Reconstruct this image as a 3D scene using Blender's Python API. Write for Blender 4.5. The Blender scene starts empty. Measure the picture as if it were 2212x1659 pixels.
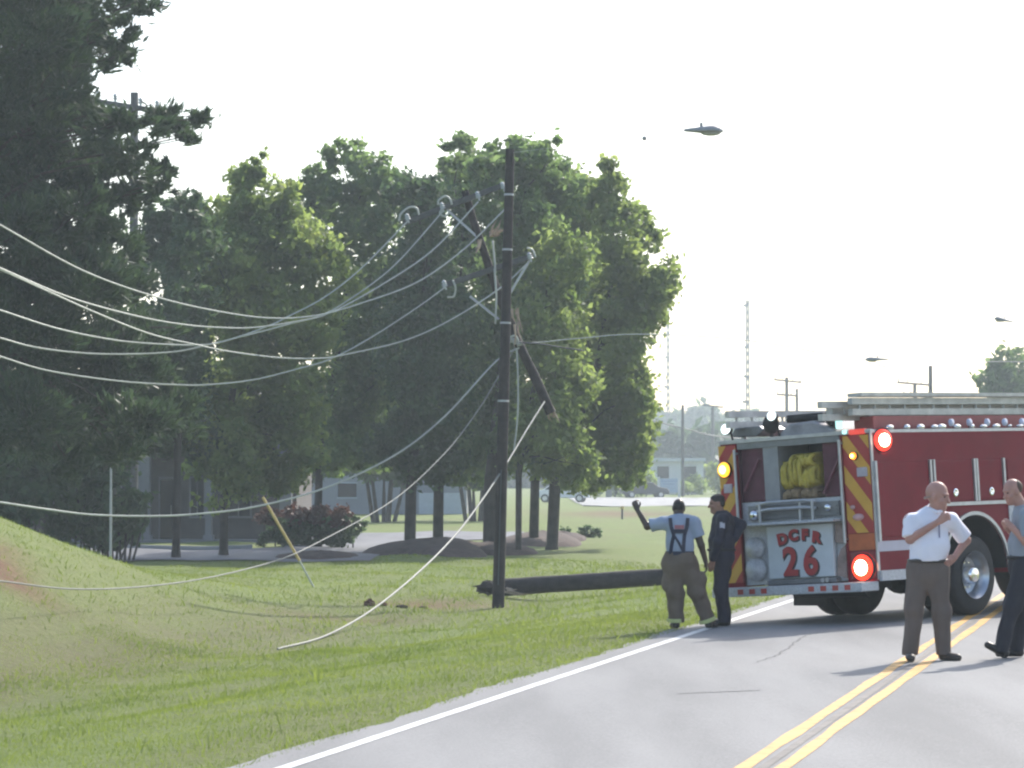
import bpy, bmesh, math, random
import numpy as np
from mathutils import Vector, Matrix, Quaternion

SC = bpy.context.scene
COL = SC.collection
R = math.radians

# ------------------------------------------------------------------ camera, sky, sun, exposure
F = 6983.0           # focal length in units of a 2212 px wide picture
CX, CY, HOR = 1106.0, 829.5, 1060.0
CAMZ = 1.713
PITCH = math.atan((HOR - CY) / F)
cd = bpy.data.cameras.new('camera')
cam = bpy.data.objects.new('camera', cd)
COL.objects.link(cam)
cam.location = (0, 0, CAMZ)
cam.rotation_euler = (R(90) + PITCH, 0, 0)
cd.sensor_width = 36.0
cd.lens = 36.0 * F / 2212.0
cd.clip_start = 0.5
cd.clip_end = 4000
SC.camera = cam
SC.render.filter_size = 1.5
SC.cycles.pixel_filter_type = 'BLACKMAN_HARRIS'
SC.cycles.filter_width = 2.3      # the photograph is a soft digital zoom

SUN_AZ, SUN_EL = R(29), R(38)        # azimuth right of the view axis
w = bpy.data.worlds.new("World")
SC.world = w
w.use_nodes = True
nt = w.node_tree
bg = nt.nodes['Background']
sky = nt.nodes.new('ShaderNodeTexSky')
sky.sky_type = 'NISHITA'
sky.sun_disc = False
sky.sun_elevation = SUN_EL
sky.sun_rotation = SUN_AZ
sky.air_density = 1.0
sky.dust_density = 2.2
sky.ozone_density = 1.0
nt.links.new(sky.outputs[0], bg.inputs['Color'])
bg.inputs['Strength'].default_value = 0.13
sd = bpy.data.lights.new('sun', 'SUN')
sd.energy = 2.6
sd.angle = R(0.6)
sd.color = (1.0, 0.95, 0.88)
sun = bpy.data.objects.new('sun', sd)
COL.objects.link(sun)
sdir = Vector((math.sin(SUN_AZ) * math.cos(SUN_EL), math.cos(SUN_AZ) * math.cos(SUN_EL), math.sin(SUN_EL)))
sun.rotation_euler = sdir.to_track_quat('Z', 'Y').to_euler()
sun.location = (20, 40, 40)
SC.view_settings.view_transform = 'Standard'
SC.view_settings.look = 'None'
SC.view_settings.exposure = 1.18
SC.view_settings.gamma = 1.0
SC.view_settings.use_curve_mapping = False
SC.cycles.max_bounces = 6
SC.cycles.volume_bounces = 0
SC.cycles.transparent_max_bounces = 8
try:
    SC.cycles.volume_step_rate = 4
except Exception:
    pass

# ------------------------------------------------------------------ picture-to-place helpers
cp, sp = math.cos(PITCH), math.sin(PITCH)
def ray(x, y):
    return Vector((x - CX, F * cp - (CY - y) * sp, F * sp + (CY - y) * cp))
def P(x, y, d):
    """the place seen at (x, y) of the 2212x1659 picture at depth d metres"""
    r = ray(x, y)
    return Vector((0, 0, CAMZ)) + r * (d / r.y)

C0 = np.array([3.884, 32.33])
RD = np.array([.20599, .97857])
RP = np.array([.97857, -.20599])
GRADE, CROSS = .00675, .03
def ss(a, b, x):
    t = np.clip((x - a) / (b - a), 0, 1)
    return t * t * (3 - 2 * t)
def tu(X, Y):
    dx, dy = X - C0[0], Y - C0[1]
    return dx * RD[0] + dy * RD[1], dx * RP[0] + dy * RP[1]
def xy(t, u):
    return C0[0] + t * RD[0] + u * RP[0], C0[1] + t * RD[1] + u * RP[1]
def road_z(t, u):
    return GRADE * t + CROSS * u
def ground_z(X, Y):
    X = np.asarray(X, float); Y = np.asarray(Y, float)
    t, u = tu(X, Y)
    zr = GRADE * t
    prof = np.where(u > 0, CROSS * np.minimum(u, 4.2), CROSS * u)
    prof = np.where(u > 4.2, .126 - .35 * ss(4.2, 9, u), prof)
    left = -.11 - .79 * (0.35 * np.clip((-3.65 - u) / 7.35, 0, 1) + .65 * ss(3.65, 11.2, -u)) + .22 * ss(11, 17, -u)
    prof = np.where(u < -3.65, left, prof)
    m = 3.25 * np.exp(-((X + 13.2) / 5.6) ** 2 - ((Y - 53) / 15.0) ** 2) * ss(10.8, 16, -u)
    # gentle unevenness of the grass
    n = .05 * np.sin(X * .9 + Y * .31) * np.sin(Y * .47 - X * .22) + .03 * np.sin(X * 2.1 + 1.3) * np.sin(Y * .8)
    n = n * ss(4.5, 8, -u)
    return zr + prof + m + n
def G(x, y, d0=18.0, d1=900.0):
    """where the sight line through (x, y) meets the ground"""
    r = ray(x, y)
    d = np.concatenate([np.arange(d0, 150, .1), np.arange(150, d1, .5)])
    X = r.x / r.y * d; Z = CAMZ + r.z / r.y * d
    g = ground_z(X, d)
    k = np.argmax(Z <= g)
    if Z[k] > g[k]:
        k = len(d) - 1
    return Vector((X[k], d[k], float(g[k])))
def on_ground(p):
    return Vector((p.x, p.y, float(ground_z(p.x, p.y))))

# ------------------------------------------------------------------ materials
MATS = {}
def mat(name, col, rough=.7, metal=0., var=.12, scale=6., bump=0., emit=None, estr=0., trans=0., col2=None, spec=.4, coords='Object', detail=5., alpha_mix=None):
    if name in MATS:
        return MATS[name]
    m = bpy.data.materials.new(name)
    m.use_nodes = True
    n = m.node_tree.nodes; l = m.node_tree.links
    b = n['Principled BSDF']
    out = n['Material Output']
    b.inputs['Roughness'].default_value = rough
    b.inputs['Metallic'].default_value = metal
    b.inputs['Specular IOR Level'].default_value = spec
    tc = n.new('ShaderNodeTexCoord')
    nz = n.new('ShaderNodeTexNoise')
    nz.inputs['Scale'].default_value = scale
    nz.inputs['Detail'].default_value = detail
    nz.inputs['Roughness'].default_value = .65
    l.new(tc.outputs[coords], nz.inputs['Vector'])
    cr = n.new('ShaderNodeValToRGB')
    c2 = col2 if col2 else tuple(min(1, c * (1 + var * 1.6)) for c in col)
    c1 = tuple(c * (1 - var * 1.6) for c in col) if not col2 else col
    cr.color_ramp.elements[0].position = .3
    cr.color_ramp.elements[1].position = .72
    cr.color_ramp.elements[0].color = (*c1, 1)
    cr.color_ramp.elements[1].color = (*c2, 1)
    l.new(nz.outputs['Fac'], cr.inputs[0])
    l.new(cr.outputs[0], b.inputs['Base Color'])
    if bump:
        bp = n.new('ShaderNodeBump')
        bp.inputs['Strength'].default_value = bump
        bp.inputs['Distance'].default_value = .03
        l.new(nz.outputs['Fac'], bp.inputs['Height'])
        l.new(bp.outputs[0], b.inputs['Normal'])
    if emit:
        b.inputs['Emission Color'].default_value = (*emit, 1)
        b.inputs['Emission Strength'].default_value = estr
    if trans:
        tr = n.new('ShaderNodeBsdfTranslucent')
        mx = n.new('ShaderNodeMixShader')
        mx.inputs[0].default_value = trans
        hs = n.new('ShaderNodeHueSaturation')
        hs.inputs['Saturation'].default_value = 1.15
        hs.inputs['Value'].default_value = 1.8
        l.new(cr.outputs[0], hs.inputs['Color'])
        l.new(hs.outputs[0], tr.inputs['Color'])
        l.new(b.outputs[0], mx.inputs[1]); l.new(tr.outputs[0], mx.inputs[2])
        l.new(mx.outputs[0], out.inputs['Surface'])
    MATS[name] = m
    return m

# ------------------------------------------------------------------ mesh helpers
def tag(o, label=None, cat=None, group=None, kind=None):
    if label: o['label'] = label
    if cat: o['category'] = cat
    if group: o['group'] = group
    if kind: o['kind'] = kind
    return o
def thing(name, label, cat, loc=(0, 0, 0), rz=0, group=None):
    o = bpy.data.objects.new(name, None)
    o.empty_display_size = .2
    COL.objects.link(o)
    o.location = loc
    o.rotation_euler = (0, 0, rz)
    return tag(o, label, cat, group)
def link(name, me, m, parent=None, smooth=False):
    o = bpy.data.objects.new(name, me)
    COL.objects.link(o)
    if m is not None:
        for mm in (m if isinstance(m, (list, tuple)) else [m]):
            me.materials.append(mm)
    if parent: o.parent = parent
    if smooth and len(me.polygons):
        me.polygons.foreach_set('use_smooth', np.ones(len(me.polygons), bool))
    return o
def fast_mesh(name, V, Fc, k):
    """V (n,3) floats, Fc (m,k) ints"""
    me = bpy.data.meshes.new(name)
    V = np.ascontiguousarray(V, np.float32); Fc = np.ascontiguousarray(Fc, np.int32)
    me.vertices.add(len(V)); me.vertices.foreach_set('co', V.ravel())
    me.loops.add(Fc.size); me.loops.foreach_set('vertex_index', Fc.ravel())
    me.polygons.add(len(Fc))
    me.polygons.foreach_set('loop_start', np.arange(0, Fc.size, k, dtype=np.int32))
    me.polygons.foreach_set('loop_total', np.full(len(Fc), k, np.int32))
    me.update(calc_edges=True)
    return me

class MB:
    def __init__(s):
        s.v = []; s.f = []; s.mi = []; s.cur = 0
    def add(s, vs, fs):
        b = len(s.v)
        s.v += [Vector(v) for v in vs]
        for f in fs:
            s.f.append([i + b for i in f]); s.mi.append(s.cur)
        return s
    def box(s, x0, x1, y0, y1, z0, z1):
        vs = [(x0, y0, z0), (x1, y0, z0), (x1, y1, z0), (x0, y1, z0), (x0, y0, z1), (x1, y0, z1), (x1, y1, z1), (x0, y1, z1)]
        return s.add(vs, [(3, 2, 1, 0), (4, 5, 6, 7), (0, 1, 5, 4), (1, 2, 6, 5), (2, 3, 7, 6), (3, 0, 4, 7)])
    def obox(s, c, ax, ay, az):
        """box by centre and three half-axis vectors"""
        c, ax, ay, az = map(Vector, (c, ax, ay, az))
        vs = [c + sx * ax + sy * ay + sz * az for sz in (-1, 1) for sx, sy in ((-1, -1), (1, -1), (1, 1), (-1, 1))]
        return s.add(vs, [(3, 2, 1, 0), (4, 5, 6, 7), (0, 1, 5, 4), (1, 2, 6, 5), (2, 3, 7, 6), (3, 0, 4, 7)])
    def bar(s, a, b, w, h, up=(0, 0, 1)):
        a, b = Vector(a), Vector(b)
        d = (b - a); L = d.length; d.normalize()
        x = d.cross(Vector(up))
        if x.length < 1e-4: x = Vector((1, 0, 0))
        x.normalize(); u = x.cross(d)
        return s.obox((a + b) / 2, d * L / 2, x * w / 2, u * h / 2)
    def tube(s, pts, rad, n=8, caps=True, jitter=0., rng=None):
        pts = [Vector(p) for p in pts]
        if not isinstance(rad, (list, tuple)): rad = [rad] * len(pts)
        b = len(s.v); prev = None
        for i, p in enumerate(pts):
            d = (pts[min(i + 1, len(pts) - 1)] - pts[max(i - 1, 0)])
            d = d.normalized() if d.length > 1e-9 else Vector((0, 0, 1))
            if prev is None:
                x = d.cross(Vector((0, 1, 0)) if abs(d.y) < .9 else Vector((1, 0, 0))).normalized()
            else:
                x = (prev - d * prev.dot(d)).normalized()
            prev = x; y = d.cross(x)
            for k in range(n):
                a = 2 * math.pi * k / n
                r = rad[i] * (1 + (rng.uniform(-jitter, jitter) if rng else 0))
                s.v.append(p + (x * math.cos(a) + y * math.sin(a)) * r)
        for i in range(len(pts) - 1):
            for k in range(n):
                k2 = (k + 1) % n
                s.f.append([b + i * n + k, b + i * n + k2, b + (i + 1) * n + k2, b + (i + 1) * n + k]); s.mi.append(s.cur)
        if caps:
            s.f.append([b + k for k in range(n)][::-1]); s.mi.append(s.cur)
            e = b + (len(pts) - 1) * n
            s.f.append([e + k for k in range(n)]); s.mi.append(s.cur)
        return s
    def cyl(s, a, b, r0, r1=None, n=16):
        return s.tube([a, b], [r0, r0 if r1 is None else r1], n)
    def rings(s, a, axis, prof, n=24):
        """lathe: prof = [(along, radius)...] about axis through a"""
        a = Vector(a); axis = Vector(axis).normalized()
        pts = [a + axis * q[0] for q in prof]
        x = axis.cross(Vector((0, 0, 1)) if abs(axis.z) < .9 else Vector((1, 0, 0))).normalized(); y = axis.cross(x)
        b = len(s.v)
        for p, q in zip(pts, prof):
            for k in range(n):
                t = 2 * math.pi * k / n
                s.v.append(p + (x * math.cos(t) + y * math.sin(t)) * q[1])
        for i in range(len(prof) - 1):
            for k in range(n):
                k2 = (k + 1) % n
                s.f.append([b + i * n + k, b + i * n + k2, b + (i + 1) * n + k2, b + (i + 1) * n + k]); s.mi.append(s.cur)
        return s
    def ball(s, c, r, n=12, m=8, sq=None, jit=0., rng=None):
        c = Vector(c)
        r = (r, r, r) if not isinstance(r, (tuple, list, Vector)) else r
        b = len(s.v)
        for i in range(m + 1):
            ph = math.pi * i / m
            for k in range(n):
                th = 2 * math.pi * k / n
                q = 1 + (rng.uniform(-jit, jit) if rng else 0)
                s.v.append(c + Vector((r[0] * math.sin(ph) * math.cos(th) * q, r[1] * math.sin(ph) * math.sin(th) * q, r[2] * math.cos(ph) * q)))
        for i in range(m):
            for k in range(n):
                k2 = (k + 1) % n
                s.f.append([b + i * n + k, b + (i + 1) * n + k, b + (i + 1) * n + k2, b + i * n + k2]); s.mi.append(s.cur)
        return s
    def prism(s, poly, axis, a0, a1):
        """poly = 2d points; axis 'x': (y,z) outline from x=a0 to a1; 'y': (x,z); 'z': (x,y)"""
        def mk(p, a):
            return {'x': (a, p[0], p[1]), 'y': (p[0], a, p[1]), 'z': (p[0], p[1], a)}[axis]
        n = len(poly)
        vs = [mk(p, a0) for p in poly] + [mk(p, a1) for p in poly]
        fs = [list(range(n))[::-1], [n + i for i in range(n)]] + [[i, (i + 1) % n, n + (i + 1) % n, n + i] for i in range(n)]
        return s.add(vs, fs)
    def xf(s, M):
        s.v = [M @ v for v in s.v]; return s
    def build(s, name, m, parent=None, smooth=False, bevel=0., fix=True):
        me = bpy.data.meshes.new(name)
        me.from_pydata([tuple(v) for v in s.v], [], s.f)
        o = link(name, me, m, parent)
        if isinstance(m, (list, tuple)):
            me.polygons.foreach_set('material_index', s.mi)
        if fix:
            bm = bmesh.new(); bm.from_mesh(me)
            bmesh.ops.recalc_face_normals(bm, faces=bm.faces)
            bm.to_mesh(me); bm.free()
        if smooth:
            me.polygons.foreach_set('use_smooth', np.ones(len(me.polygons), bool))
            try:
                me.set_sharp_from_angle(angle=R(40))
            except Exception:
                pass
        if bevel:
            b = o.modifiers.new('bevel', 'BEVEL'); b.width = bevel; b.segments = 2; b.limit_method = 'ANGLE'
        return o

def catmull(pts, per=8):
    pts = [Vector(p) for p in pts]
    q = [pts[0] * 2 - pts[1]] + pts + [pts[-1] * 2 - pts[-2]]
    out = []
    for i in range(1, len(q) - 2):
        for k in range(per):
            t = k / per
            a, b, c, d = q[i - 1], q[i], q[i + 1], q[i + 2]
            out.append(.5 * ((2 * b) + (c - a) * t + (2 * a - 5 * b + 4 * c - d) * t * t + (3 * b - a - 3 * c + d) * t ** 3))
    out.append(pts[-1])
    return out

def clip_poly(poly, x0, x1, y0, y1):
    def cl(pl, f, inter):
        o = []
        for i in range(len(pl)):
            a, b = pl[i], pl[(i + 1) % len(pl)]
            if f(a): o.append(a)
            if f(a) != f(b): o.append(inter(a, b))
        return o
    def ix(v): return lambda a, b: (v, a[1] + (b[1] - a[1]) * (v - a[0]) / (b[0] - a[0]))
    def iy(v): return lambda a, b: (a[0] + (b[0] - a[0]) * (v - a[1]) / (b[1] - a[1]), v)
    for f, i in ((lambda p: p[0] >= x0, ix(x0)), (lambda p: p[0] <= x1, ix(x1)), (lambda p: p[1] >= y0, iy(y0)), (lambda p: p[1] <= y1, iy(y1))):
        if not poly: return []
        poly = cl(poly, f, i)
    return poly

#SECTION ground
# ------------------------------------------------------------------ ground, roads
def terrain_material():
    m = bpy.data.materials.new('grass_ground'); m.use_nodes = True
    n = m.node_tree.nodes; l = m.node_tree.links
    b = n['Principled BSDF']; b.inputs['Roughness'].default_value = .85; b.inputs['Specular IOR Level'].default_value = .15
    geo = n.new('ShaderNodeNewGeometry')
    def noise(scale, det, vec):
        z = n.new('ShaderNodeTexNoise'); z.inputs['Scale'].default_value = scale; z.inputs['Detail'].default_value = det
        z.inputs['Roughness'].default_value = .7
        l.new(vec, z.inputs['Vector']); return z.outputs['Fac']
    def ramp(f, stops):
        c = n.new('ShaderNodeValToRGB')
        e = c.color_ramp.elements
        e[0].position, e[0].color = stops[0][0], (*stops[0][1], 1)
        e[1].position, e[1].color = stops[-1][0], (*stops[-1][1], 1)
        for p_, c_ in stops[1:-1]:
            q = e.new(p_); q.color = (*c_, 1)
        l.new(f, c.inputs[0]); return c.outputs[0]
    def mix(f, a, bb):
        x = n.new('ShaderNodeMix'); x.data_type = 'RGBA'
        l.new(f, x.inputs['Factor']); l.new(a, x.inputs['A']); l.new(bb, x.inputs['B'])
        return x.outputs['Result']
    mp = n.new('ShaderNodeMapping'); mp.inputs['Rotation'].default_value = (0, 0, R(12)); mp.inputs['Scale'].default_value = (1, .28, 1)
    l.new(geo.outputs['Position'], mp.inputs['Vector'])
    fine = noise(9, 8, geo.outputs['Position'])
    big = noise(.35, 5, mp.outputs[0])
    g1 = ramp(fine, [(.3, (.11, .155, .04)), (.5, (.155, .20, .056)), (.75, (.21, .25, .08))])
    g2 = ramp(fine, [(.3, (.115, .125, .048)), (.55, (.165, .17, .07)), (.78, (.22, .215, .10))])
    bb = ramp(big, [(.42, (0, 0, 0)), (.66, (.6, .6, .6))])
    c = mix(bb, g1, g2)
    at = n.new('ShaderNodeAttribute'); at.attribute_name = 'dry'
    nn = noise(1.1, 6, mp.outputs[0])
    mul = n.new('ShaderNodeMath'); mul.operation = 'MULTIPLY_ADD'
    l.new(nn, mul.inputs[0]); mul.inputs[1].default_value = 1.3; mul.inputs[2].default_value = -.65
    ad = n.new('ShaderNodeMath'); ad.operation = 'ADD'; ad.use_clamp = True
    l.new(at.outputs['Fac'], ad.inputs[0]); l.new(mul.outputs[0], ad.inputs[1])
    ml = n.new('ShaderNodeMath'); ml.operation = 'MULTIPLY'; ml.use_clamp = True
    l.new(ad.outputs[0], ml.inputs[0]); l.new(at.outputs['Fac'], ml.inputs[1])
    dry = ramp(fine, [(.3, (.10, .094, .044)), (.7, (.165, .148, .075))])
    c = mix(ml.outputs[0], c, dry)
    at2 = n.new('ShaderNodeAttribute'); at2.attribute_name = 'bare'
    soil = ramp(fine, [(.3, (.10, .052, .03)), (.7, (.21, .12, .07))])
    c = mix(at2.outputs['Fac'], c, soil)
    l.new(c, b.inputs['Base Color'])
    bp = n.new('ShaderNodeBump'); bp.inputs['Strength'].default_value = .8; bp.inputs['Distance'].default_value = .08
    l.new(fine, bp.inputs['Height']); l.new(bp.outputs[0], b.inputs['Normal'])
    return m
GRASS_M = terrain_material()

def sheet_grid(T_, U_, zf):
    TT, UU = np.meshgrid(T_, U_, indexing='ij')
    X, Y = xy(TT, UU)
    Z = zf(X, Y, TT, UU)
    V = np.stack([X, Y, Z], -1).reshape(-1, 3)
    a, b = len(T_), len(U_)
    I = np.arange(a * b).reshape(a, b)
    Fc = np.stack([I[:-1, :-1], I[:-1, 1:], I[1:, 1:], I[1:, :-1]], -1).reshape(-1, 4)
    return V, Fc, X, Y, TT, UU
Tn = np.concatenate([np.arange(-30, 100, .6), np.arange(100, 260, 4), np.linspace(260, 830, 30)])
Un = np.concatenate([-np.geomspace(40, 520, 26)[::-1], np.arange(-39.5, -3.6, .45), [-3.55, -3.45, -1.7, 0, 2, 4.0], np.arange(4.5, 14, .8), np.geomspace(15, 520, 24)])
def tz(X, Y, T_, U_):
    z = ground_z(X, Y)
    return np.where((U_ > -3.6) & (U_ < 4.1), z - .05, z)
V, Fc, X, Y, TT, UU = sheet_grid(Tn, Un, tz)
me = fast_mesh('ground', V, Fc, 4)
def blob(X, Y, cx, cy, rx, ry, rot=0.):
    dx, dy = X - cx, Y - cy
    a, b = dx * math.cos(rot) + dy * math.sin(rot), -dx * math.sin(rot) + dy * math.cos(rot)
    return np.exp(-(a / rx) ** 2 - (b / ry) ** 2)
dry = .9 * blob(UU, TT, -12.6, 9, 3.0, 24) + .6 * blob(UU, TT, -4.2, 10, .8, 60) + .35 * blob(UU, TT, -11.5, 34, 2.5, 12)
dry += .5 * blob(X, Y, 9, 195, 8, 25)
bare = np.zeros_like(dry)
for (px, py, a, rx, ry) in ((-15, 1190, .8, .45, 1.6), (10, 1245, .7, .5, .8), (60, 1278, .35, .7, .6)):
    q = G(px, py); bare += a * blob(X, Y, q.x, q.y, rx, ry)
for (px, py, a, rx, ry) in ((960, 1305, .55, 1.6, 1.4), (880, 1308, .6, .7, .9), (740, 1340, .4, 1.4, .8), (1340, 1112, .8, 3.5, 12)):
    q = G(px, py); bare += a * blob(X, Y, q.x, q.y, rx, ry)
for nm, arr in (('dry', dry), ('bare', bare)):
    at = me.attributes.new(nm, 'FLOAT', 'POINT'); at.data.foreach_set('value', np.clip(arr, 0, 1).ravel().astype(np.float32))
tag(link('ground', me, GRASS_M, smooth=True), kind='structure')

def asphalt(name, c1, c2, rough=.62):
    m = bpy.data.materials.new(name); m.use_nodes = True
    n = m.node_tree.nodes; l = m.node_tree.links
    b = n['Principled BSDF']; b.inputs['Roughness'].default_value = rough; b.inputs['Specular IOR Level'].default_value = .25
    geo = n.new('ShaderNodeNewGeometry')
    mp = n.new('ShaderNodeMapping'); mp.inputs['Rotation'].default_value = (0, 0, R(11.9)); mp.inputs['Scale'].default_value = (1, .12, 1)
    l.new(geo.outputs['Position'], mp.inputs['Vector'])
    a = n.new('ShaderNodeTexNoise'); a.inputs['Scale'].default_value = 1.0; a.inputs['Detail'].default_value = 6
    l.new(mp.outputs[0], a.inputs['Vector'])
    f = n.new('ShaderNodeTexNoise'); f.inputs['Scale'].default_value = 45; f.inputs['Detail'].default_value = 4
    l.new(geo.outputs['Position'], f.inputs['Vector'])
    mx = n.new('ShaderNodeMath'); mx.operation = 'MULTIPLY_ADD'; mx.inputs[1].default_value = .45
    l.new(f.outputs['Fac'], mx.inputs[0])
    sc = n.new('ShaderNodeMath'); sc.operation = 'MULTIPLY'; sc.inputs[1].default_value = .6
    l.new(a.outputs['Fac'], sc.inputs[0]); l.new(sc.outputs[0], mx.inputs[2])
    cr = n.new('ShaderNodeValToRGB')
    cr.color_ramp.elements[0].position = .41; cr.color_ramp.elements[1].position = .62
    cr.color_ramp.elements[0].color = (*c1, 1); cr.color_ramp.elements[1].color = (*c2, 1)
    l.new(mx.outputs[0], cr.inputs[0]); l.new(cr.outputs[0], b.inputs['Base Color'])
    bp = n.new('ShaderNodeBump'); bp.inputs['Strength'].default_value = .35; bp.inputs['Distance'].default_value = .01
    l.new(f.outputs['Fac'], bp.inputs['Height']); l.new(bp.outputs[0], b.inputs['Normal'])
    return m
ROAD_M = asphalt('worn_asphalt', (.168, .168, .166), (.252, .25, .246), .8)
rng = np.random.default_rng(4)
Tr = np.concatenate([np.arange(-30, 90, .25), np.arange(90, 600, 5)])
edge = -3.60 + .035 * np.interp(Tr, np.arange(-31, 601, .5), rng.standard_normal(len(np.arange(-31, 601, .5))))
edge += .05 * np.sin(Tr * .7)
cols = 7
Ur = np.linspace(0, 1, cols)
def ribbon(name, T_, ua, ub, dz, m, kind='structure', cols=2, parent=None):
    k = np.linspace(0, 1, cols)[None, :]
    ua = np.broadcast_to(np.asarray(ua, float), T_.shape)[:, None]; ub = np.broadcast_to(np.asarray(ub, float), T_.shape)[:, None]
    UU = ua + (ub - ua) * k; TT = np.repeat(T_[:, None], cols, 1)
    X, Y = xy(TT, UU); Z = road_z(TT, UU) + dz
    I = np.arange(X.size).reshape(X.shape)
    Fc = np.stack([I[:-1, :-1], I[:-1, 1:], I[1:, 1:], I[1:, :-1]], -1).reshape(-1, 4)
    me = fast_mesh(name, np.stack([X, Y, Z], -1).reshape(-1, 3), Fc, 4)
    return tag(link(name, me, m, parent), kind=kind)
ribbon('road', Tr, edge, 4.15, 0., ROAD_M, cols=7)
WHITE_P = mat('white_road_paint', (.62, .62, .60), .6, var=.18, scale=5, coords='Object')
YELL_P = mat('yellow_road_paint', (.60, .33, .075), .6, var=.22, scale=5)
ribbon('road_edge_line', Tr, -3.26, -3.14, .004, WHITE_P)
jr = np.random.default_rng(8)
def wob(): return .008 * np.interp(Tr, np.arange(-31, 601, 1.), jr.standard_normal(632))
ribbon('road_centre_line', Tr, -.055 + wob(), .055 + wob(), .004, YELL_P)
ribbon('road_centre_line', Tr, .21 + wob(), .32 + wob(), .0045, YELL_P)
# sealed cracks and scuffs
CRK = mat('crack_tar', (.125, .125, .128), .8, var=.2, scale=4)
for (t0, t1, u0, u1, sd_) in ((-4.2, -3.9, -1.6, -.9, 1), (.5, 6.5, -1.5, -1.35, 5)):
    g_ = np.random.default_rng(sd_); m_ = 60
    f_ = np.linspace(0, 1, m_)
    wv = np.cumsum(g_.standard_normal(m_)) * .018
    if abs(t1 - t0) < 1:
        for a_ in range(1):
            tt_ = t0 + (t1 - t0) * f_ + wv * .6; uu_ = u0 + (u1 - u0) * f_
            X0, Y0 = xy(tt_ - .03, uu_); X1, Y1 = xy(tt_ + .03, uu_)
            z0, z1 = road_z(tt_ - .03, uu_) + .004, road_z(tt_ + .03, uu_) + .004
            V_ = np.concatenate([np.stack([X0, Y0, z0], -1), np.stack([X1, Y1, z1], -1)])
            Fq = np.stack([np.arange(m_ - 1), np.arange(1, m_), m_ + np.arange(1, m_), m_ + np.arange(m_ - 1)], -1)[:, ::-1]
            tag(link('road_crack', fast_mesh('road_crack', V_, Fq, 4), CRK), kind='structure')
    else:
        tt_ = t0 + (t1 - t0) * f_
        ribbon('road_crack', tt_, u0 + (u1 - u0) * f_ + wv, u0 + (u1 - u0) * f_ + wv + .018, .004, CRK)
# tar-darkened strip between the yellow lines
ribbon('road_seam', Tr, .10, .17, .004, mat('seam_tar', (.15, .135, .12), .7, var=.2, scale=4))

def ground_patch(name, test, x0, x1, y0, y1, step, dz, m, kind='structure'):
    xs = np.arange(x0, x1 + step, step); ys = np.arange(y0, y1 + step, step)
    X, Y = np.meshgrid(xs, ys, indexing='ij')
    Z = ground_z(X, Y) + dz
    I = np.arange(X.size).reshape(X.shape)
    cxm = (X[:-1, :-1] + X[1:, 1:]) / 2; cym = (Y[:-1, :-1] + Y[1:, 1:]) / 2
    ok = test(cxm, cym)
    Fc = np.stack([I[:-1, :-1], I[1:, :-1], I[1:, 1:], I[:-1, 1:]], -1)[ok]
    me = fast_mesh(name, np.stack([X, Y, Z], -1).reshape(-1, 3), Fc.reshape(-1, 4), 4)
    bm = bmesh.new(); bm.from_mesh(me)
    bmesh.ops.delete(bm, geom=[v for v in bm.verts if not v.link_faces], context='VERTS')
    bm.to_mesh(me); bm.free()
    return tag(link(name, me, m), kind=kind)
DRIVE_M = asphalt('driveway_asphalt', (.10, .102, .112), (.15, .152, .165))  # tree shade over the driveway is put into this darker base colour
def drv(X, Y):
    a = (X < -3.9 - .02 * (Y - 92)) & (Y > 91 - .10 * (X + 4)) & (Y < 106)
    b = (X > -8.0) & (X < 0.6) & (Y > 117 - .3 * X) & (Y < 134)
    c = (X > -7.6) & (X < -3.9) & (Y > 92) & (Y < 120)
    return a | b | c
ground_patch('driveway', drv, -60, 2, 88, 136, .5, .035, DRIVE_M)
FAR_M = asphalt('far_road_concrete', (.20, .20, .20), (.28, .28, .27))
ground_patch('far_road', lambda X, Y: (Y > 226 + .15 * (X - 8)) & (Y < 292), 5, 120, 220, 300, 2., .05, FAR_M)
def kerb(name, pts, w_, h_):
    b = MB()
    for a, c in zip(pts[:-1], pts[1:]):
        b.bar(a + Vector((0, 0, h_ / 2 - .02)), c + Vector((0, 0, h_ / 2 - .02)), w_, h_)
    return tag(b.build(name, mat('kerb_concrete', (.32, .32, .33), .8, var=.1, scale=2)), kind='structure')
kerb('driveway_kerb', [on_ground(Vector((x, 106.2 + .03 * x, 0))) for x in np.arange(-40, -8.2, 1.5)], .3, .18)

#SECTION grass
# ------------------------------------------------------------------ grass blades
def blades(name, n, tr, ur, hmin, hmax, wd, m, seed, keep=None):
    g = np.random.default_rng(seed)
    t = g.uniform(tr[0], tr[1], n); u = g.uniform(ur[0], ur[1], n)
    X, Y = xy(t, u)
    px = CX + F * X / Y
    k = (px > -150) & (px < 2350) & (Y > 16)
    if keep is not None: k &= keep(X, Y, t, u)
    X, Y, t, u = X[k], Y[k], t[k], u[k]
    Z = ground_z(X, Y) - .01
    n = len(X)
    h = g.uniform(hmin, hmax, n) * (.6 + .8 * (np.sin(X * 1.7 + Y * .6) * np.sin(Y * 1.1 - X) * .5 + .5))
    a = g.uniform(0, 2 * np.pi, n); w_ = wd * g.uniform(.6, 1.3, n) * (Y / 32)
    lean = g.normal(0, .45, (n, 2)) * h[:, None]
    B0 = np.stack([X - np.cos(a) * w_, Y - np.sin(a) * w_, Z], -1)
    B1 = np.stack([X + np.cos(a) * w_, Y + np.sin(a) * w_, Z], -1)
    Tp = np.stack([X + lean[:, 0], Y + lean[:, 1], Z + h], -1)
    V = np.stack([B0, B1, Tp], 1).reshape(-1, 3)
    me = fast_mesh(name, V, np.arange(3 * n).reshape(-1, 3), 3)
    return tag(link(name, me, m), kind='stuff', label=None)
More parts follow.
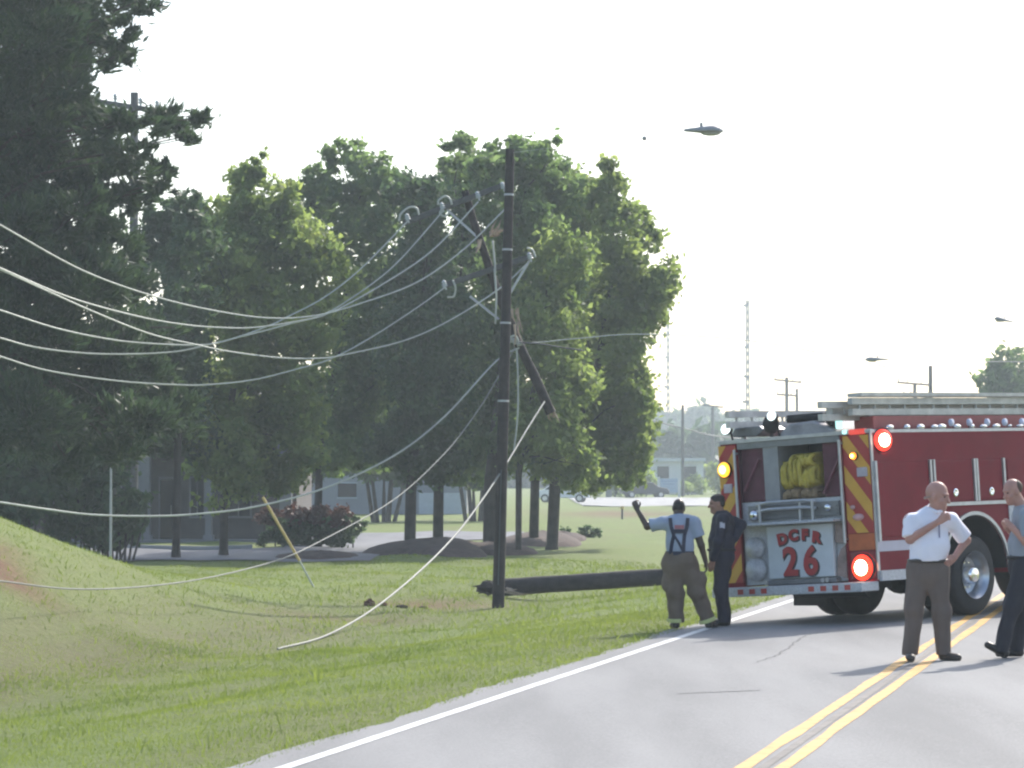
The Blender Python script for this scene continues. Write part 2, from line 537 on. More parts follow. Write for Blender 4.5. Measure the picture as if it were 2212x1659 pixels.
BL = mat('grass_blade', (.11, .15, .04), .6, var=.3, scale=.45, trans=.42, col2=(.205, .24, .07), spec=.2)
def notbare(X, Y, t, u):
    return ~drv(X, Y)
blades('grass', 150000, (-16, 16), (-13.5, -3.5), .015, .05, .006, BL, 1, notbare)
blades('grass', 9000, (-16, 60), (-16, -3.5), .06, .16, .008, BL, 3, notbare)
o_ = blades('grass', 110000, (12, 62), (-24, -3.5), .015, .06, .006, BL, 2, notbare)

#SECTION trees
# ------------------------------------------------------------------ foliage
def leafcloud(name, lobes, m, seed, parent=None, L=.2, W=.09, dens=1., sub=.34, spread=.55, up=.25, needle=False, strays=.04, kind=None):
    """many leaf-sized faces spread in clumps through ellipsoid lobes (centre, radii)"""
    g = np.random.default_rng(seed)
    PV, NV = [], []
    for c, r in lobes:
        c = np.array(c); r = np.array(r, float)
        rm = r.mean()
        ns = max(8, int(10 * (max(r[0] * r[2], .02)) ** .5 / sub))
        d = g.standard_normal((ns, 3)); d /= np.linalg.norm(d, axis=1)[:, None]
        rad = (.30 + .72 * g.random(ns) ** .6)
        sc = c + d * r * rad[:, None]
        nl = int(dens * 230 * (r[0] * r[2] + r[0] * r[1]) / 2 / (L * L * 25) / ns * 1.0) + 8
        srad = sub * rm * g.uniform(.55, 1.15, ns)
        off = g.standard_normal((ns, nl, 3)) * spread
        off[..., 2] *= .75
        p = sc[:, None, :] + off * srad[:, None, None]
        PV.append(p.reshape(-1, 3))
        o_ = (p - c).reshape(-1, 3); o_ /= (np.linalg.norm(o_, axis=1)[:, None] + 1e-6)
        NV.append(o_)
    Pn = np.concatenate(PV); On = np.concatenate(NV)
    n = len(Pn)
    if strays:
        k = g.random(n) < strays
        Pn[k] += On[k] * g.uniform(.1, .5, (k.sum(), 1)) * L * 4
    nrm = On * .6 + g.standard_normal((n, 3)) * .8 + np.array([0, 0, up])
    nrm /= np.linalg.norm(nrm, axis=1)[:, None]
    a = np.cross(nrm, g.standard_normal((n, 3))); a /= (np.linalg.norm(a, axis=1)[:, None] + 1e-6)
    if needle:
        a = a * .6 + On * .8 + np.array([0, 0, .35]); a /= np.linalg.norm(a, axis=1)[:, None]
        nrm = np.cross(a, g.standard_normal((n, 3))); nrm /= (np.linalg.norm(nrm, axis=1)[:, None] + 1e-6)
    b = np.cross(nrm, a)
    l_ = (L * g.uniform(.55, 1.25, n))[:, None]; w_ = (W * g.uniform(.6, 1.2, n))[:, None]
    V = np.stack([Pn - a * l_, Pn + b * w_ + nrm * w_ * .3, Pn + a * l_, Pn - b * w_ + nrm * w_ * .3], 1).reshape(-1, 3)
    me = fast_mesh(name, V, np.arange(4 * n).reshape(-1, 4), 4)
    o = link(name, me, m, parent)
    if kind: o['kind'] = kind
    return o
def leafmat(name, c1, c2, trans=.45, rough=.55, scale=.9):
    return mat(name, c1, rough, var=.2, scale=scale, trans=trans, col2=c2, spec=.3, detail=6)
LEAF_A = leafmat('oak_leaf', (.068, .112, .044), (.175, .23, .095), .62)
LEAF_B = leafmat('maple_leaf', (.10, .148, .05), (.25, .29, .105), .63)
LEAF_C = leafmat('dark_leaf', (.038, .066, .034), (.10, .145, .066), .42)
PINE_N = leafmat('pine_needle', (.024, .044, .024), (.065, .095, .042), .3)
BARK = mat('bark', (.05, .042, .036), .9, var=.3, scale=3, bump=.8)
PBARK = mat('pine_bark', (.06, .045, .036), .9, var=.3, scale=2, bump=.8)

def pxlobe(g, d, x, y, rx, ry, dj=1.4):
    dd = d + g.uniform(-dj, dj)
    return (P(x, y, dd), (rx * dd / F, max(rx, ry) * dd / F * 1.05, ry * dd / F))
def tree(name, label, cat, d, trunk, lobes, m, seed, bark=BARK, L=.135, W=.078, dens=2.5, group=None, needle=False, dj=1.4, sub=.34, limbs=True, base=None, fill_in=True):
    """trunk = [(x,y,halfwidth px)...] from the base up, in picture units at depth d"""
    g = random.Random(seed)
    b0 = base if base is not None else on_ground(P(trunk[0][0], trunk[0][1], d))
    t = thing(name, label, cat, b0, group=group)
    inv = Vector(b0)
    tp = [P(x, y, d) - inv for x, y, _ in trunk]
    tp[0] = Vector((tp[0].x, 0, -.15))
    lw = [pxlobe(g, d, *q, dj=dj) for q in lobes]
    lw = [(c - inv, r) for c, r in lw]
    fill = []
    for i in range(len(lw)):
        for j in range(i):
            (ca, ra), (cb, rb) = lw[i], lw[j]
            dd_ = ((ca - cb).x ** 2 + (ca - cb).z ** 2) ** .5
            if fill_in and .55 * (ra[0] + rb[0]) < dd_ < .95 * (ra[0] + rb[0]):
                k_ = .62
                fill.append(((ca + cb) / 2 + Vector((0, g.uniform(-.8, .8), 0)), tuple((a1 + b1) / 2 * k_ for a1, b1 in zip(ra, rb))))
    nlimb = len(lw)
    lw = lw + fill
    tb = MB()
    rr = [max(.02, q[2] * d / F) for q in trunk]
    pts = [tp[0], tp[0] + (tp[1] - tp[0]) * .12] + tp[1:]
    tb.tube(pts, [rr[0] * 1.35, rr[0]] + rr[1:], 9)
    tb.build('trunk', bark, t, smooth=True)
    if limbs:
        lb = MB()
        for i, (c, r) in enumerate(lw[:nlimb]):
            # leave the trunk at a height below the lobe
            k = g.uniform(.35, .95)
            zt = tp[-1].z
            hz = min(max(c.z - (.8 + r[2]), tp[-1].z * .35), zt)
            f_ = hz / max(zt, .1)
            s = tp[0].lerp(tp[-1], f_) if len(tp) == 2 else None
            if s is None:
                s = tp[-1]
                for a_, b_ in zip(tp[:-1], tp[1:]):
                    if a_.z <= hz <= b_.z:
                        s = a_.lerp(b_, (hz - a_.z) / max(b_.z - a_.z, .01)); break
            mid = s.lerp(c, .5) + Vector((g.uniform(-.3, .3), g.uniform(-.3, .3), g.uniform(-.1, .35)))
            r0 = max(.03, rr[-1] * .55)
            lb.tube([s, mid, c], [r0, r0 * .6, r0 * .22], 6)
            for q in range(3):
                e = c + Vector((g.uniform(-1, 1) * r[0], g.uniform(-1, 1) * r[1], g.uniform(-.3, 1) * r[2])) * .9
                lb.tube([mid.lerp(c, .6), mid.lerp(e, .7), e], [r0 * .35, r0 * .25, .012], 5)
        lb.build('limbs', bark, t, smooth=True)
    leafcloud('crown', lw, m, seed, t, L=L, W=W, dens=dens, needle=needle, sub=sub)
    return t
GRP = 'trees in a row beyond the driveway'
tree('leafy_tree', 'leafy tree beside the pine, first trunk of the row, thin stem by the driveway', 'tree', 97,
     [(483, 1212, 10), (485, 1000, 8), (520, 700, 6), (545, 450, 3)],
     [(548, 365, 32, 40), (560, 420, 75, 65), (480, 470, 45, 60), (505, 540, 90, 80), (630, 520, 90, 85), (715, 600, 60, 75), (560, 680, 110, 110), (660, 720, 75, 90), (440, 640, 60, 90),
      (540, 860, 110, 120), (655, 860, 55, 70), (640, 965, 66, 60), (480, 990, 80, 100), (590, 1030, 60, 50), (410, 850, 60, 80)], LEAF_B, 11, group=GRP)
tree('leafy_tree', 'leafy tree with a see-through top, its trunk rising behind the red-tipped hedge', 'tree', 108,
     [(685, 1200, 9), (690, 1000, 8), (740, 700, 6), (770, 450, 3)],
     [(735, 325, 45, 32), (655, 430, 50, 45), (690, 390, 40, 40), (800, 380, 60, 55), (850, 430, 55, 60), (740, 450, 60, 70), (790, 540, 95, 85), (860, 590, 70, 90), (780, 700, 110, 100), (760, 850, 105, 90), (850, 800, 80, 90), (700, 970, 75, 60), (800, 970, 80, 55)], LEAF_A, 12, group=GRP, dens=1.6)
tree('leafy_tree', 'leafy tree with a stout forked trunk left of the dark mulch mound', 'tree', 101,
     [(885, 1197, 13), (888, 1060, 12), (905, 850, 9), (920, 550, 4)],
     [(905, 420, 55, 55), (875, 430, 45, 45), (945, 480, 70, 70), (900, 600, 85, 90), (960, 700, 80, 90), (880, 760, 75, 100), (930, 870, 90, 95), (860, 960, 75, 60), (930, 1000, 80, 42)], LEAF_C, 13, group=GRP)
tree('leafy_tree', 'leafy tree with its trunk standing on the dark mulch mound', 'tree', 107,
     [(946, 1178, 12), (948, 1050, 11), (975, 800, 8), (1000, 500, 4)],
     [(992, 335, 38, 45), (1000, 400, 70, 65), (1040, 480, 60, 80), (1000, 600, 85, 100), (1010, 760, 85, 100), (1000, 900, 90, 90), (990, 1000, 70, 45)], LEAF_A, 14, group=GRP)
tree('leafy_tree', 'tall leafy tree with a thick forked trunk right behind the upright utility pole', 'tree', 103,
     [(1062, 1190, 19), (1060, 1050, 15), (1085, 800, 11), (1120, 500, 5)],
     [(1085, 330, 36, 40), (1045, 375, 45, 42), (1130, 360, 60, 60), (1190, 345, 40, 50), (1205, 420, 60, 65), (1120, 470, 80, 80), (1100, 620, 90, 100), (1170, 600, 80, 95), (1090, 790, 95, 100), (1060, 930, 90, 80), (1130, 960, 70, 70)], LEAF_A, 15, group=GRP)
tree('leafy_tree', 'leafy tree on the slimmest trunk, just right of the upright utility pole', 'tree', 100,
     [(1120, 1188, 7), (1121, 1020, 7), (1160, 800, 5), (1190, 600, 3)],
     [(1200, 560, 70, 70), (1180, 700, 80, 90), (1210, 830, 80, 90), (1170, 940, 80, 70), (1220, 1000, 70, 50)], LEAF_B, 16, group=GRP)
tree('leafy_tree', 'leafy tree on the left of two close dark trunks past the utility pole', 'tree', 112,
     [(1153, 1166, 11), (1156, 1040, 10), (1230, 800, 7), (1275, 550, 4)],
     [(1245, 440, 60, 70), (1265, 415, 45, 40), (1260, 530, 85, 85), (1270, 660, 95, 95), (1250, 800, 95, 95), (1290, 920, 90, 80), (1230, 1010, 80, 45)], LEAF_B, 17, group=GRP)
tree('leafy_tree', 'leafy tree on the right of two close dark trunks, crown reaching over the lawn', 'tree', 106,
     [(1192, 1166, 13), (1200, 1030, 13), (1290, 800, 8), (1330, 550, 4)],
     [(1308, 365, 22, 28), (1390, 500, 42, 50), (1315, 420, 55, 50), (1350, 500, 70, 70), (1420, 610, 50, 55), (1385, 640, 70, 75), (1330, 640, 80, 85), (1410, 690, 40, 30), (1335, 780, 75, 85), (1385, 850, 35, 70), (1330, 920, 85, 85), (1385, 960, 32, 55), (1300, 1010, 80, 45), (1370, 1025, 40, 28), (1240, 1040, 45, 18)], LEAF_B, 18, group=GRP)

# the big pine at the left edge
tree('pine_tree', 'huge dark pine filling the left edge with shaggy horizontal boughs', 'tree', 76,
     [(-70, 1240, 30), (-60, 700, 24), (-50, 200, 17), (-40, -200, 8)],
     [(60, -60, 180, 90), (40, 20, 120, 80), (130, 60, 90, 60), (100, 150, 100, 60), (20, 230, 110, 70), (120, 240, 90, 50), (40, 330, 110, 70), (60, 440, 120, 70), (120, 520, 110, 70), (40, 600, 110, 80), (190, 620, 90, 70), (90, 740, 120, 80), (240, 760, 90, 70), (60, 900, 110, 90), (200, 10, 110, 55), (315, 15, 32, 22), (255, 70, 55, 40), (60, 80, 140, 80), (190, 110, 85, 48), (265, 120, 32, 26), (80, 190, 110, 60), (-20, 150, 110, 120), (150, 190, 60, 30),
      (60, 270, 110, 60), (190, 255, 80, 34), (270, 265, 90, 38), (360, 265, 70, 30), (425, 258, 34, 20), (405, 300, 26, 14), (150, 320, 110, 60), (290, 335, 60, 40), (345, 370, 40, 36), (250, 390, 80, 50), (90, 390, 130, 60),
      (350, 405, 30, 20), (270, 435, 55, 35), (170, 460, 110, 60), (30, 500, 130, 80), (230, 530, 80, 60), (130, 590, 130, 70), (260, 620, 80, 60), (40, 680, 140, 80), (200, 700, 110, 70), (320, 720, 70, 60), (130, 800, 140, 80), (280, 810, 90, 70), (30, 870, 120, 90), (180, 900, 110, 70), (300, 910, 80, 60), (140, 985, 40, 55), (370, 900, 60, 70), (250, 970, 60, 40)],
     PINE_N, 21, bark=PBARK, L=.17, W=.04, dens=4.6, needle=True, dj=2.5, sub=.28, fill_in=False)
tree('cedar_tree', 'dark bushy evergreen squeezed between the huge pine and the leafy row', 'tree', 94,
     [(380, 1195, 9), (385, 900, 8), (400, 500, 4)],
     [(345, 455, 40, 34), (400, 450, 45, 45), (420, 520, 60, 60), (340, 540, 70, 60), (380, 640, 80, 80), (330, 740, 80, 70), (400, 780, 70, 80), (350, 880, 85, 70), (420, 940, 60, 60), (310, 960, 60, 50)],
     LEAF_C, 22, L=.13, W=.07, group=None)
for i, (d, lab, lo) in enumerate((  # bushes added to make the gap under the pine dark
        (90, 'added thicket of bushes darkening the gap under the pine at the picture edge', [(-40, 1060, 110, 110), (60, 1070, 90, 100), (10, 960, 100, 90)]),
        (93, 'added bush darkening the gap under the pine beside the thin metal post', [(150, 1090, 80, 95), (230, 1090, 70, 90), (190, 1000, 80, 60)]),
        (92, 'low added bush darkening the foot of the bank next to the columned building', [(285, 1110, 34, 70), (255, 1160, 40, 34)]))):
    q = [pxlobe(random.Random(i), d, *l_) for l_ in lo]
    b0 = on_ground(Vector((q[0][0].x, d, 0)))
    t = thing('darkening_bush', lab, 'bush', b0)
    sb = MB()
    for c, r in q:
        for k in range(4):
            e = c - b0 + Vector(((k - 1.5) * .3, 0, .2))
            sb.tube([Vector((c.x - b0.x + (k - 1.5) * .1, 0, -.1)), e], [.04, .015], 6)
    sb.build('stems', BARK, t)
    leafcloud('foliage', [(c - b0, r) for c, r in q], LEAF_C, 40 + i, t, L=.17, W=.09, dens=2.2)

def _bg(): pass
def bushy(name, label, cat, d, lobes, m, seed, L, W, dens=1., group=None, trunk=None):
    g = random.Random(seed)
    q = [pxlobe(g, d, *l_, dj=d * .01) for l_ in lobes]
    b0 = on_ground(Vector((sum(c.x for c, _ in q) / len(q), d, 0)))
    t = thing(name, label, cat, b0, group=group)
    sb = MB()
    for c, r in q:
        c2 = c - b0
        sb.tube([Vector((c2.x * .3, c2.y * .3, -.2)), Vector((c2.x * .6, c2.y * .6, c2.z * .5)), c2], [max(.06, r[0] * .07), max(.04, r[0] * .05), .02], 6)
    sb.build('trunk', BARK, t)
    leafcloud('crown', [(c - b0, r) for c, r in q], m, seed, t, L=L, W=W, dens=dens)
    return t
bushy('distant_tree', 'rounded dark tree rising above the ladder of the fire engine at the picture edge', 'tree', 215, [(2165, 790, 36, 36), (2200, 800, 50, 50), (2135, 830, 32, 30), (2180, 860, 60, 50), (2230, 860, 50, 60), (2190, 930, 70, 60), (2190, 1000, 60, 50)], LEAF_A, 51, .38, .18, 1.2)
for i, (d, lab, lo, m_) in enumerate((
        (305, 'green roadside shrub left of the blue and white board, beyond the far road', [(1300, 1040, 26, 26), (1340, 1050, 24, 20)], LEAF_A),
        (310, 'green roadside shrub between the small white building and the leafy row', [(1385, 1035, 28, 30), (1410, 1050, 14, 18), (1360, 1010, 24, 30)], LEAF_B),
        (330, 'pale green bush in front of the small white building', [(1500, 1048, 26, 20), (1480, 1055, 20, 14)], LEAF_B),
        (340, 'green bush between the small white building and the fire engine', [(1545, 1030, 24, 36), (1570, 1045, 30, 26)], LEAF_B),
        (350, 'tan dry bush to the left of the small white building', [(1450, 1015, 26, 18), (1420, 1020, 20, 16)], mat('dry_leaf', (.10, .09, .06), .7, var=.2, scale=.5, trans=.3)))):
    bushy('roadside_bush', lab, 'bush', d, lo, m_, 60 + i, .3, .14, 1.0)
BGG = 'background trees behind the leafy row'
for i, (d, lab, lo) in enumerate((
        (150, 'shaded background tree behind the thin-stemmed leafy tree and the office', [(300, 900, 90, 90), (380, 960, 80, 70), (420, 850, 90, 90), (340, 1010, 70, 50), (440, 1000, 60, 40)]),
        (155, 'shaded background tree behind the red-tipped hedge', [(560, 960, 80, 70), (620, 880, 90, 90), (690, 930, 80, 80), (640, 1005, 80, 40), (560, 1010, 70, 40)]),
        (160, 'shaded background tree left of the warehouse panel', [(790, 960, 70, 70), (860, 890, 90, 90), (900, 970, 70, 60), (760, 880, 70, 80), (830, 1010, 70, 36)]),
        (165, 'shaded background tree behind the mulch mound trunks', [(1000, 950, 80, 80), (1060, 880, 90, 90), (1100, 960, 70, 70), (960, 880, 70, 80), (1020, 1015, 60, 36)]))):
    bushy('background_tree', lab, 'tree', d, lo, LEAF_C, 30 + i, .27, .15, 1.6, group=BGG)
# hazy woods far behind
def woods(name, d, tops, m, seed, L):
    g = random.Random(seed); lob = []
    for (xa, ya), (xb, yb) in zip(tops[:-1], tops[1:]):
        n = max(1, int((xb - xa) / 26))
        for k in range(n):
            f_ = k / n; x = xa + (xb - xa) * f_; yt = ya + (yb - ya) * f_ + g.uniform(-12, 12)
            y = yt
            while y < HOR + 8:
                ry = g.uniform(20, 30)
                c = P(x + g.uniform(-10, 10), y + ry, d + g.uniform(-12, 12))
                lob.append((c, (28 * d / F, 28 * d / F, ry * d / F))); y += ry * 1.4
    o = leafcloud(name, lob, m, seed, None, L=L, W=L * .5, dens=.7, kind='stuff', strays=.02)
    return tag(o, 'hazy tree-covered rise far beyond the road' if d < 600 else 'palest ridge of woods on the horizon', 'woods', kind='stuff')
woods('far_woods', 450, [(600, 985), (1200, 975), (1400, 930), (1480, 940), (1560, 925), (1700, 950), (2000, 960), (2400, 960)], LEAF_C, 71, 1.1)
woods('far_woods', 780, [(300, 940), (900, 930), (1400, 890), (1450, 905), (1500, 885), (1580, 900), (1800, 930), (2400, 940)], LEAF_C, 72, 1.9)

# red-tipped hedge
hb = on_ground(P(668, 1188, 108))
ht = thing('hedge', 'clipped dark hedge with red leaf tips by the driveway', 'hedge', hb)
def boxleaves(name, x0, x1, y0, y1, z0, z1, n, m, seed, L, W, parent):
    lob = []
    g = random.Random(seed)
    for k in range(n):
        lob.append((Vector((g.uniform(x0, x1), g.uniform(y0, y1), g.uniform(z0, z1))), (.32, .32, .26)))
    return leafcloud(name, lob, m, seed, parent, L=L, W=W, dens=1.0)
boxleaves('foliage', -1.6, 1.6, -.6, .6, .15, .82, 46, LEAF_C, 81, .10, .055, ht)
boxleaves('red_tips', -1.55, 1.3, -.55, .5, .86, 1.12, 34, leafmat('red_leaf', (.075, .04, .034), (.13, .07, .055), .3), 82, .09, .05, ht)
hs = MB()
for k in range(9):
    hs.tube([(-1.5 + k * .37, 0, -.1), (-1.5 + k * .37, .05, .8)], [.03, .015], 5)
hs.build('stems', BARK, ht)
for i, (x, y, rx, ry, lab) in enumerate(((1222, 1152, 17, 9, 'low dark scrub heap right at the foot of the paired trunks'), (1272, 1150, 27, 11, 'low dark scrub heap, the wider one out on the lawn'))):
    q = G(x, y + ry)
    t = thing('scrub_heap', lab, 'bush', q)
    s_ = q.y / F
    sb = MB()
    for k in range(7):
        sb.tube([(-.1 * k + .3, 0, -.05), ((k - 3) * rx * s_ / 4, 0, ry * s_ * 1.2)], [.03, .01], 5)
    sb.build('twigs', BARK, t)
    leafcloud('foliage', [(Vector((k * rx * s_ * .4, 0, ry * s_)), (rx * s_ * .55, rx * s_ * .5, ry * s_ * 1.1)) for k in (-1, 0, 1)], LEAF_C, 90 + i, t, L=.09, W=.05, dens=1.4)
# mulch beds
MULCH = mat('pine_straw', (.075, .05, .042), .95, var=.3, scale=3, bump=.8)
def mulch(cx, cy, rx, ry, h):
    b = MB(); n, m_ = 28, 7
    q = G(cx, cy)
    g = random.Random(int(cx))
    ring = []
    for j in range(m_ + 1):
        f_ = j / m_
        for k in range(n):
            a = 2 * math.pi * k / n
            wob_ = 1 + .1 * math.sin(3 * a + cx) + .06 * math.sin(7 * a)
            X_ = q.x + math.cos(a) * rx * f_ * wob_; Y_ = q.y + math.sin(a) * ry * f_ * wob_
            ring.append((X_, Y_, float(ground_z(X_, Y_)) + h * (1 - f_ ** 2) + (.06 if f_ < 1 else -.05) + g.uniform(-.02, .02)))
    fs = [[j * n + k, j * n + (k + 1) % n, (j + 1) * n + (k + 1) % n, (j + 1) * n + k] for j in range(m_) for k in range(n)]
    b.add(ring, fs)
    return tag(b.build('mulch_bed', MULCH, smooth=True), kind='structure')
mulch(935, 1196, 2.1, 4.0, .42); mulch(1065, 1192, 1.5, 3.5, .25); mulch(1165, 1172, 1.5, 5, .35); mulch(690, 1203, 1.3, 2.0, .12); mulch(1215, 1166, .9, 3., .22)

#SECTION buildings
# ------------------------------------------------------------------ buildings
WALL = mat('taupe_brick', (.10, .09, .085), .85, var=.14, scale=1.6, bump=.3)
STONE = mat('grey_stucco', (.20, .20, .205), .8, var=.08, scale=1.2)
DARKG = mat('dark_glass', (.02, .022, .028), .12, var=.1, spec=.6)
ROOF = mat('shingle', (.09, .085, .08), .85, var=.15, scale=3)
WHITE = mat('white_trim', (.62, .62, .6), .6, var=.06)
d = 119
b0 = on_ground(P(440, 1192, d)); b0.z -= .05
sB = d / F
def bx(px): return (px - 440) * sB
t = thing('office_building', 'shaded low office with grey columns behind the first leafy trunk', 'building', b0)
b = MB(); b.box(bx(-260), bx(640), 0, 9, -.3, 3.6); b.build('wall', WALL, t)
b = MB(); b.box(bx(-290), bx(665), -1.9, 9.6, 3.61, 4.0); b.prism([(bx(-290), 4.0), (bx(665), 4.0), (bx(500), 6.2), (bx(-120), 6.2)], 'y', -1.9, 9.6); b.build('roof', ROOF, t)
for (x0, x1) in ((304, 334), (-60, -30), (120, 150), (452, 466), (610, 636)):
    b = MB(); b.box(bx(x0), bx(x1), -1.7, -1.25, -.25, 3.6); b.box(bx(x0 - 4), bx(x1 + 4), -1.76, -1.19, -.25, .22); b.box(bx(x0 - 4), bx(x1 + 4), -1.76, -1.19, 3.35, 3.6); b.build('column', STONE, t, bevel=.02)
b = MB(); b.box(bx(346), bx(374), -.05, .02, 0, 2.2); dr = b.build('door', DARKG, t)
b = MB(); b.box(bx(343), bx(345.8), -.08, .02, 0, 2.26); b.box(bx(374.2), bx(377), -.08, .02, 0, 2.26); b.box(bx(343), bx(377), -.08, .02, 2.26, 2.34); b.build('door_frame', STONE, dr)
b = MB(); b.bar((bx(370), -.1, .9), (bx(370), -.1, 1.3), .03, .03); b.build('handle', STONE, dr)
for (x0, x1) in ((412, 440), (490, 540), (200, 260), (20, 90)):
    b = MB(); b.box(bx(x0), bx(x1), -.03, .02, .9, 2.3); wn = b.build('window', DARKG, t)
    b = MB(); b.box(bx(x0) - .06, bx(x1) + .06, -.06, .02, .82, .9); b.box(bx(x0) - .06, bx(x1) + .06, -.06, .02, 2.3, 2.37)
    b.box(bx(x0) - .06, bx(x0), -.06, .02, .9, 2.3); b.box(bx(x1), bx(x1) + .06, -.06, .02, .9, 2.3); b.box((bx(x0) + bx(x1)) / 2 - .02, (bx(x0) + bx(x1)) / 2 + .02, -.045, .02, .9, 2.3); b.build('frame', STONE, wn)
b = MB(); b.box(bx(-200), bx(640), -2.5, -.01, -.3, .06); b.build('walkway', STONE, t)

METAL_W = mat('blue_grey_siding', (.23, .245, .27), .6, var=.05, scale=.6)
PANEL_W = mat('pale_door', (.42, .46, .50), .5, var=.05)
d = 190
b0 = on_ground(P(850, 1102, d)); sB = d / F
t = thing('warehouse', 'long grey metal warehouse seen between the trunks across the lawn', 'building', b0)
def bx(px): return (px - 850) * sB
b = MB(); b.box(bx(560), bx(1008), 0, 16, -.5, 4.2)
for k in range(48):
    x_ = bx(562) + k * (bx(1004) - bx(562)) / 48
    b.box(x_, x_ + .06, -.035, .0, 0, 4.15)
b.build('wall', METAL_W, t)
b = MB(); b.prism([(bx(550), 4.21), (bx(1018), 4.21), (bx(784), 6.2)], 'y', -.4, 16.4); b.build('roof', mat('pale_metal_roof', (.35, .36, .38), .5, var=.05), t)
b = MB(); b.box(bx(905), bx(1000), -.12, -.05, 0.0, 1.25)
for k in range(5): b.box(bx(905), bx(1000), -.135, -.12, .22 * k + .1, .22 * k + .12)
b.build('loading_door', PANEL_W, t)
b = MB(); b.box(bx(730), bx(770), -.06, -.036, 1.0, 1.8); wn = b.build('window', DARKG, t)
b = MB(); b.box(bx(728), bx(772), -.08, -.036, .92, .99); b.box(bx(728), bx(772), -.08, -.036, 1.81, 1.87); b.build('frame', PANEL_W, wn)

d = 335
b0 = on_ground(P(1466, 1066, d)); sB = d / F
t = thing('small_building', 'small white flat-roofed building beyond the far road', 'building', b0)
def bx(px): return (px - 1466) * sB
b = MB(); b.box(bx(1400), bx(1520), 0, 8, -.5, 3.4); b.build('wall', WHITE, t)
b = MB(); b.box(bx(1396), bx(1524), -.5, 8.5, 3.41, 3.75); b.build('roof', mat('pale_roof', (.55, .57, .58), .6), t)
for x0, x1 in ((1476, 1504), (1420, 1445)):
    b = MB(); b.box(bx(x0), bx(x1), -.05, .02, 1.5, 2.9); wn = b.build('window', DARKG, t)
    b = MB(); b.box(bx(x0) - .08, bx(x1) + .08, -.09, .02, 1.38, 1.5); b.box(bx(x0) - .08, bx(x1) + .08, -.09, .02, 2.9, 3.0); b.build('frame', WHITE, wn)
d = 298
b0 = on_ground(P(1445, 1070, d)); sB = d / F
t = thing('roadside_sign', 'wide pale blue board on two white posts beyond the far road', 'sign', b0)
zb = (1070 - 1063) * sB
for s in (-1, 1):
    b = MB(); b.box(s * 22 * sB - .12, s * 22 * sB + .12, -.08, .08, -.3, zb + 34 * sB + .1); b.build('post', WHITE, t)
b = MB(); b.box(-22 * sB + .13, 22 * sB - .13, -.05, .05, zb + .1, zb + 33 * sB); b.build('panel', mat('blue_board', (.36, .44, .55), .5, var=.04), t)
b = MB()
for k, wd_ in enumerate((.8, .62)):
    b.box(-.9 * wd_, .9 * wd_, -.06, -.051, zb + (26 - k * 6) * sB, zb + (28 - k * 6) * sB)
b.build('faded_lines', mat('board_blue', (.22, .30, .45), .5), t)
b0 = on_ground(P(1315, 1076, 296))
t = thing('stone_pillar', 'pale stone pillar among the shrubs beyond the far road', 'pillar', b0)
b = MB(); b.box(-.28, .28, -.28, .28, -.2, 1.9); b.build('shaft', STONE, t, bevel=.03)
b = MB(); b.box(-.36, .36, -.36, .36, 1.91, 2.1); b.prism([(-.3, 2.1), (.3, 2.1), (0, 2.4)], 'y', -.3, .3); b.build('cap', WHITE, t)

#SECTION car
def car(name, label, loc, rz, paint):
    t = thing(name, label, 'car', loc, rz)
    b = MB()
    prof = [(-2.15, .35), (-2.2, .75), (-2.05, .92), (-1.5, .98), (-.95, 1.4), (.55, 1.42), (1.1, 1.02), (1.95, .88), (2.15, .65), (2.15, .35)]
    b.prism(prof, 'y', -.85, .85)
    b.build('body', paint, t, bevel=.06)
    b = MB()
    for s in (-1, 1):
        b.prism([(-1.35, .99), (-.9, 1.33), (.5, 1.35), (.98, 1.02)], 'y', s * .86 - .005, s * .86 + .005)
    b.build('side_window', DARKG, t)
    b = MB(); b.obox((.86, 0, 1.23), (.27, 0, -.2), (0, .74, 0), (.006, 0, .008)); b.build('windscreen', DARKG, t)
    for x in (-1.35, 1.35):
        for s in (-1, 1):
            b = MB(); b.cyl((x, s * .9, .32), (x, s * .68, .32), .32, n=20); wh = b.build('wheel', mat('rubber', (.02, .02, .022), .8), t)
            b = MB(); b.cyl((x, s * .905, .32), (x, s * .89, .32), .19, n=16); b.build('rim', mat('steel', (.55, .55, .56), .35, 1.), wh)
    for s in (-1, 1):
        b = MB(); b.ball((2.1, s * .6, .72), (.06, .18, .08)); b.build('headlight', WHITE, t)
        b = MB(); b.ball((-2.15, s * .65, .8), (.05, .14, .08)); b.build('tail_light', mat('red_lens', (.35, .02, .02), .25), t)
    return t
q = on_ground(P(1217, 1080, 252))
car('parked_car', 'white car glinting at the crown edge of the leafy row', q + Vector((0, 0, .04)), R(-8), mat('white_car_paint', (.75, .76, .76), .2, var=.03, spec=.6))
q = on_ground(P(1392, 1072, 294))
car('parked_car', 'dark car half hidden by shrubs left of the blue board', q + Vector((0, 0, .0)), R(10), mat('dark_car_paint', (.03, .035, .05), .25, var=.05, spec=.6))

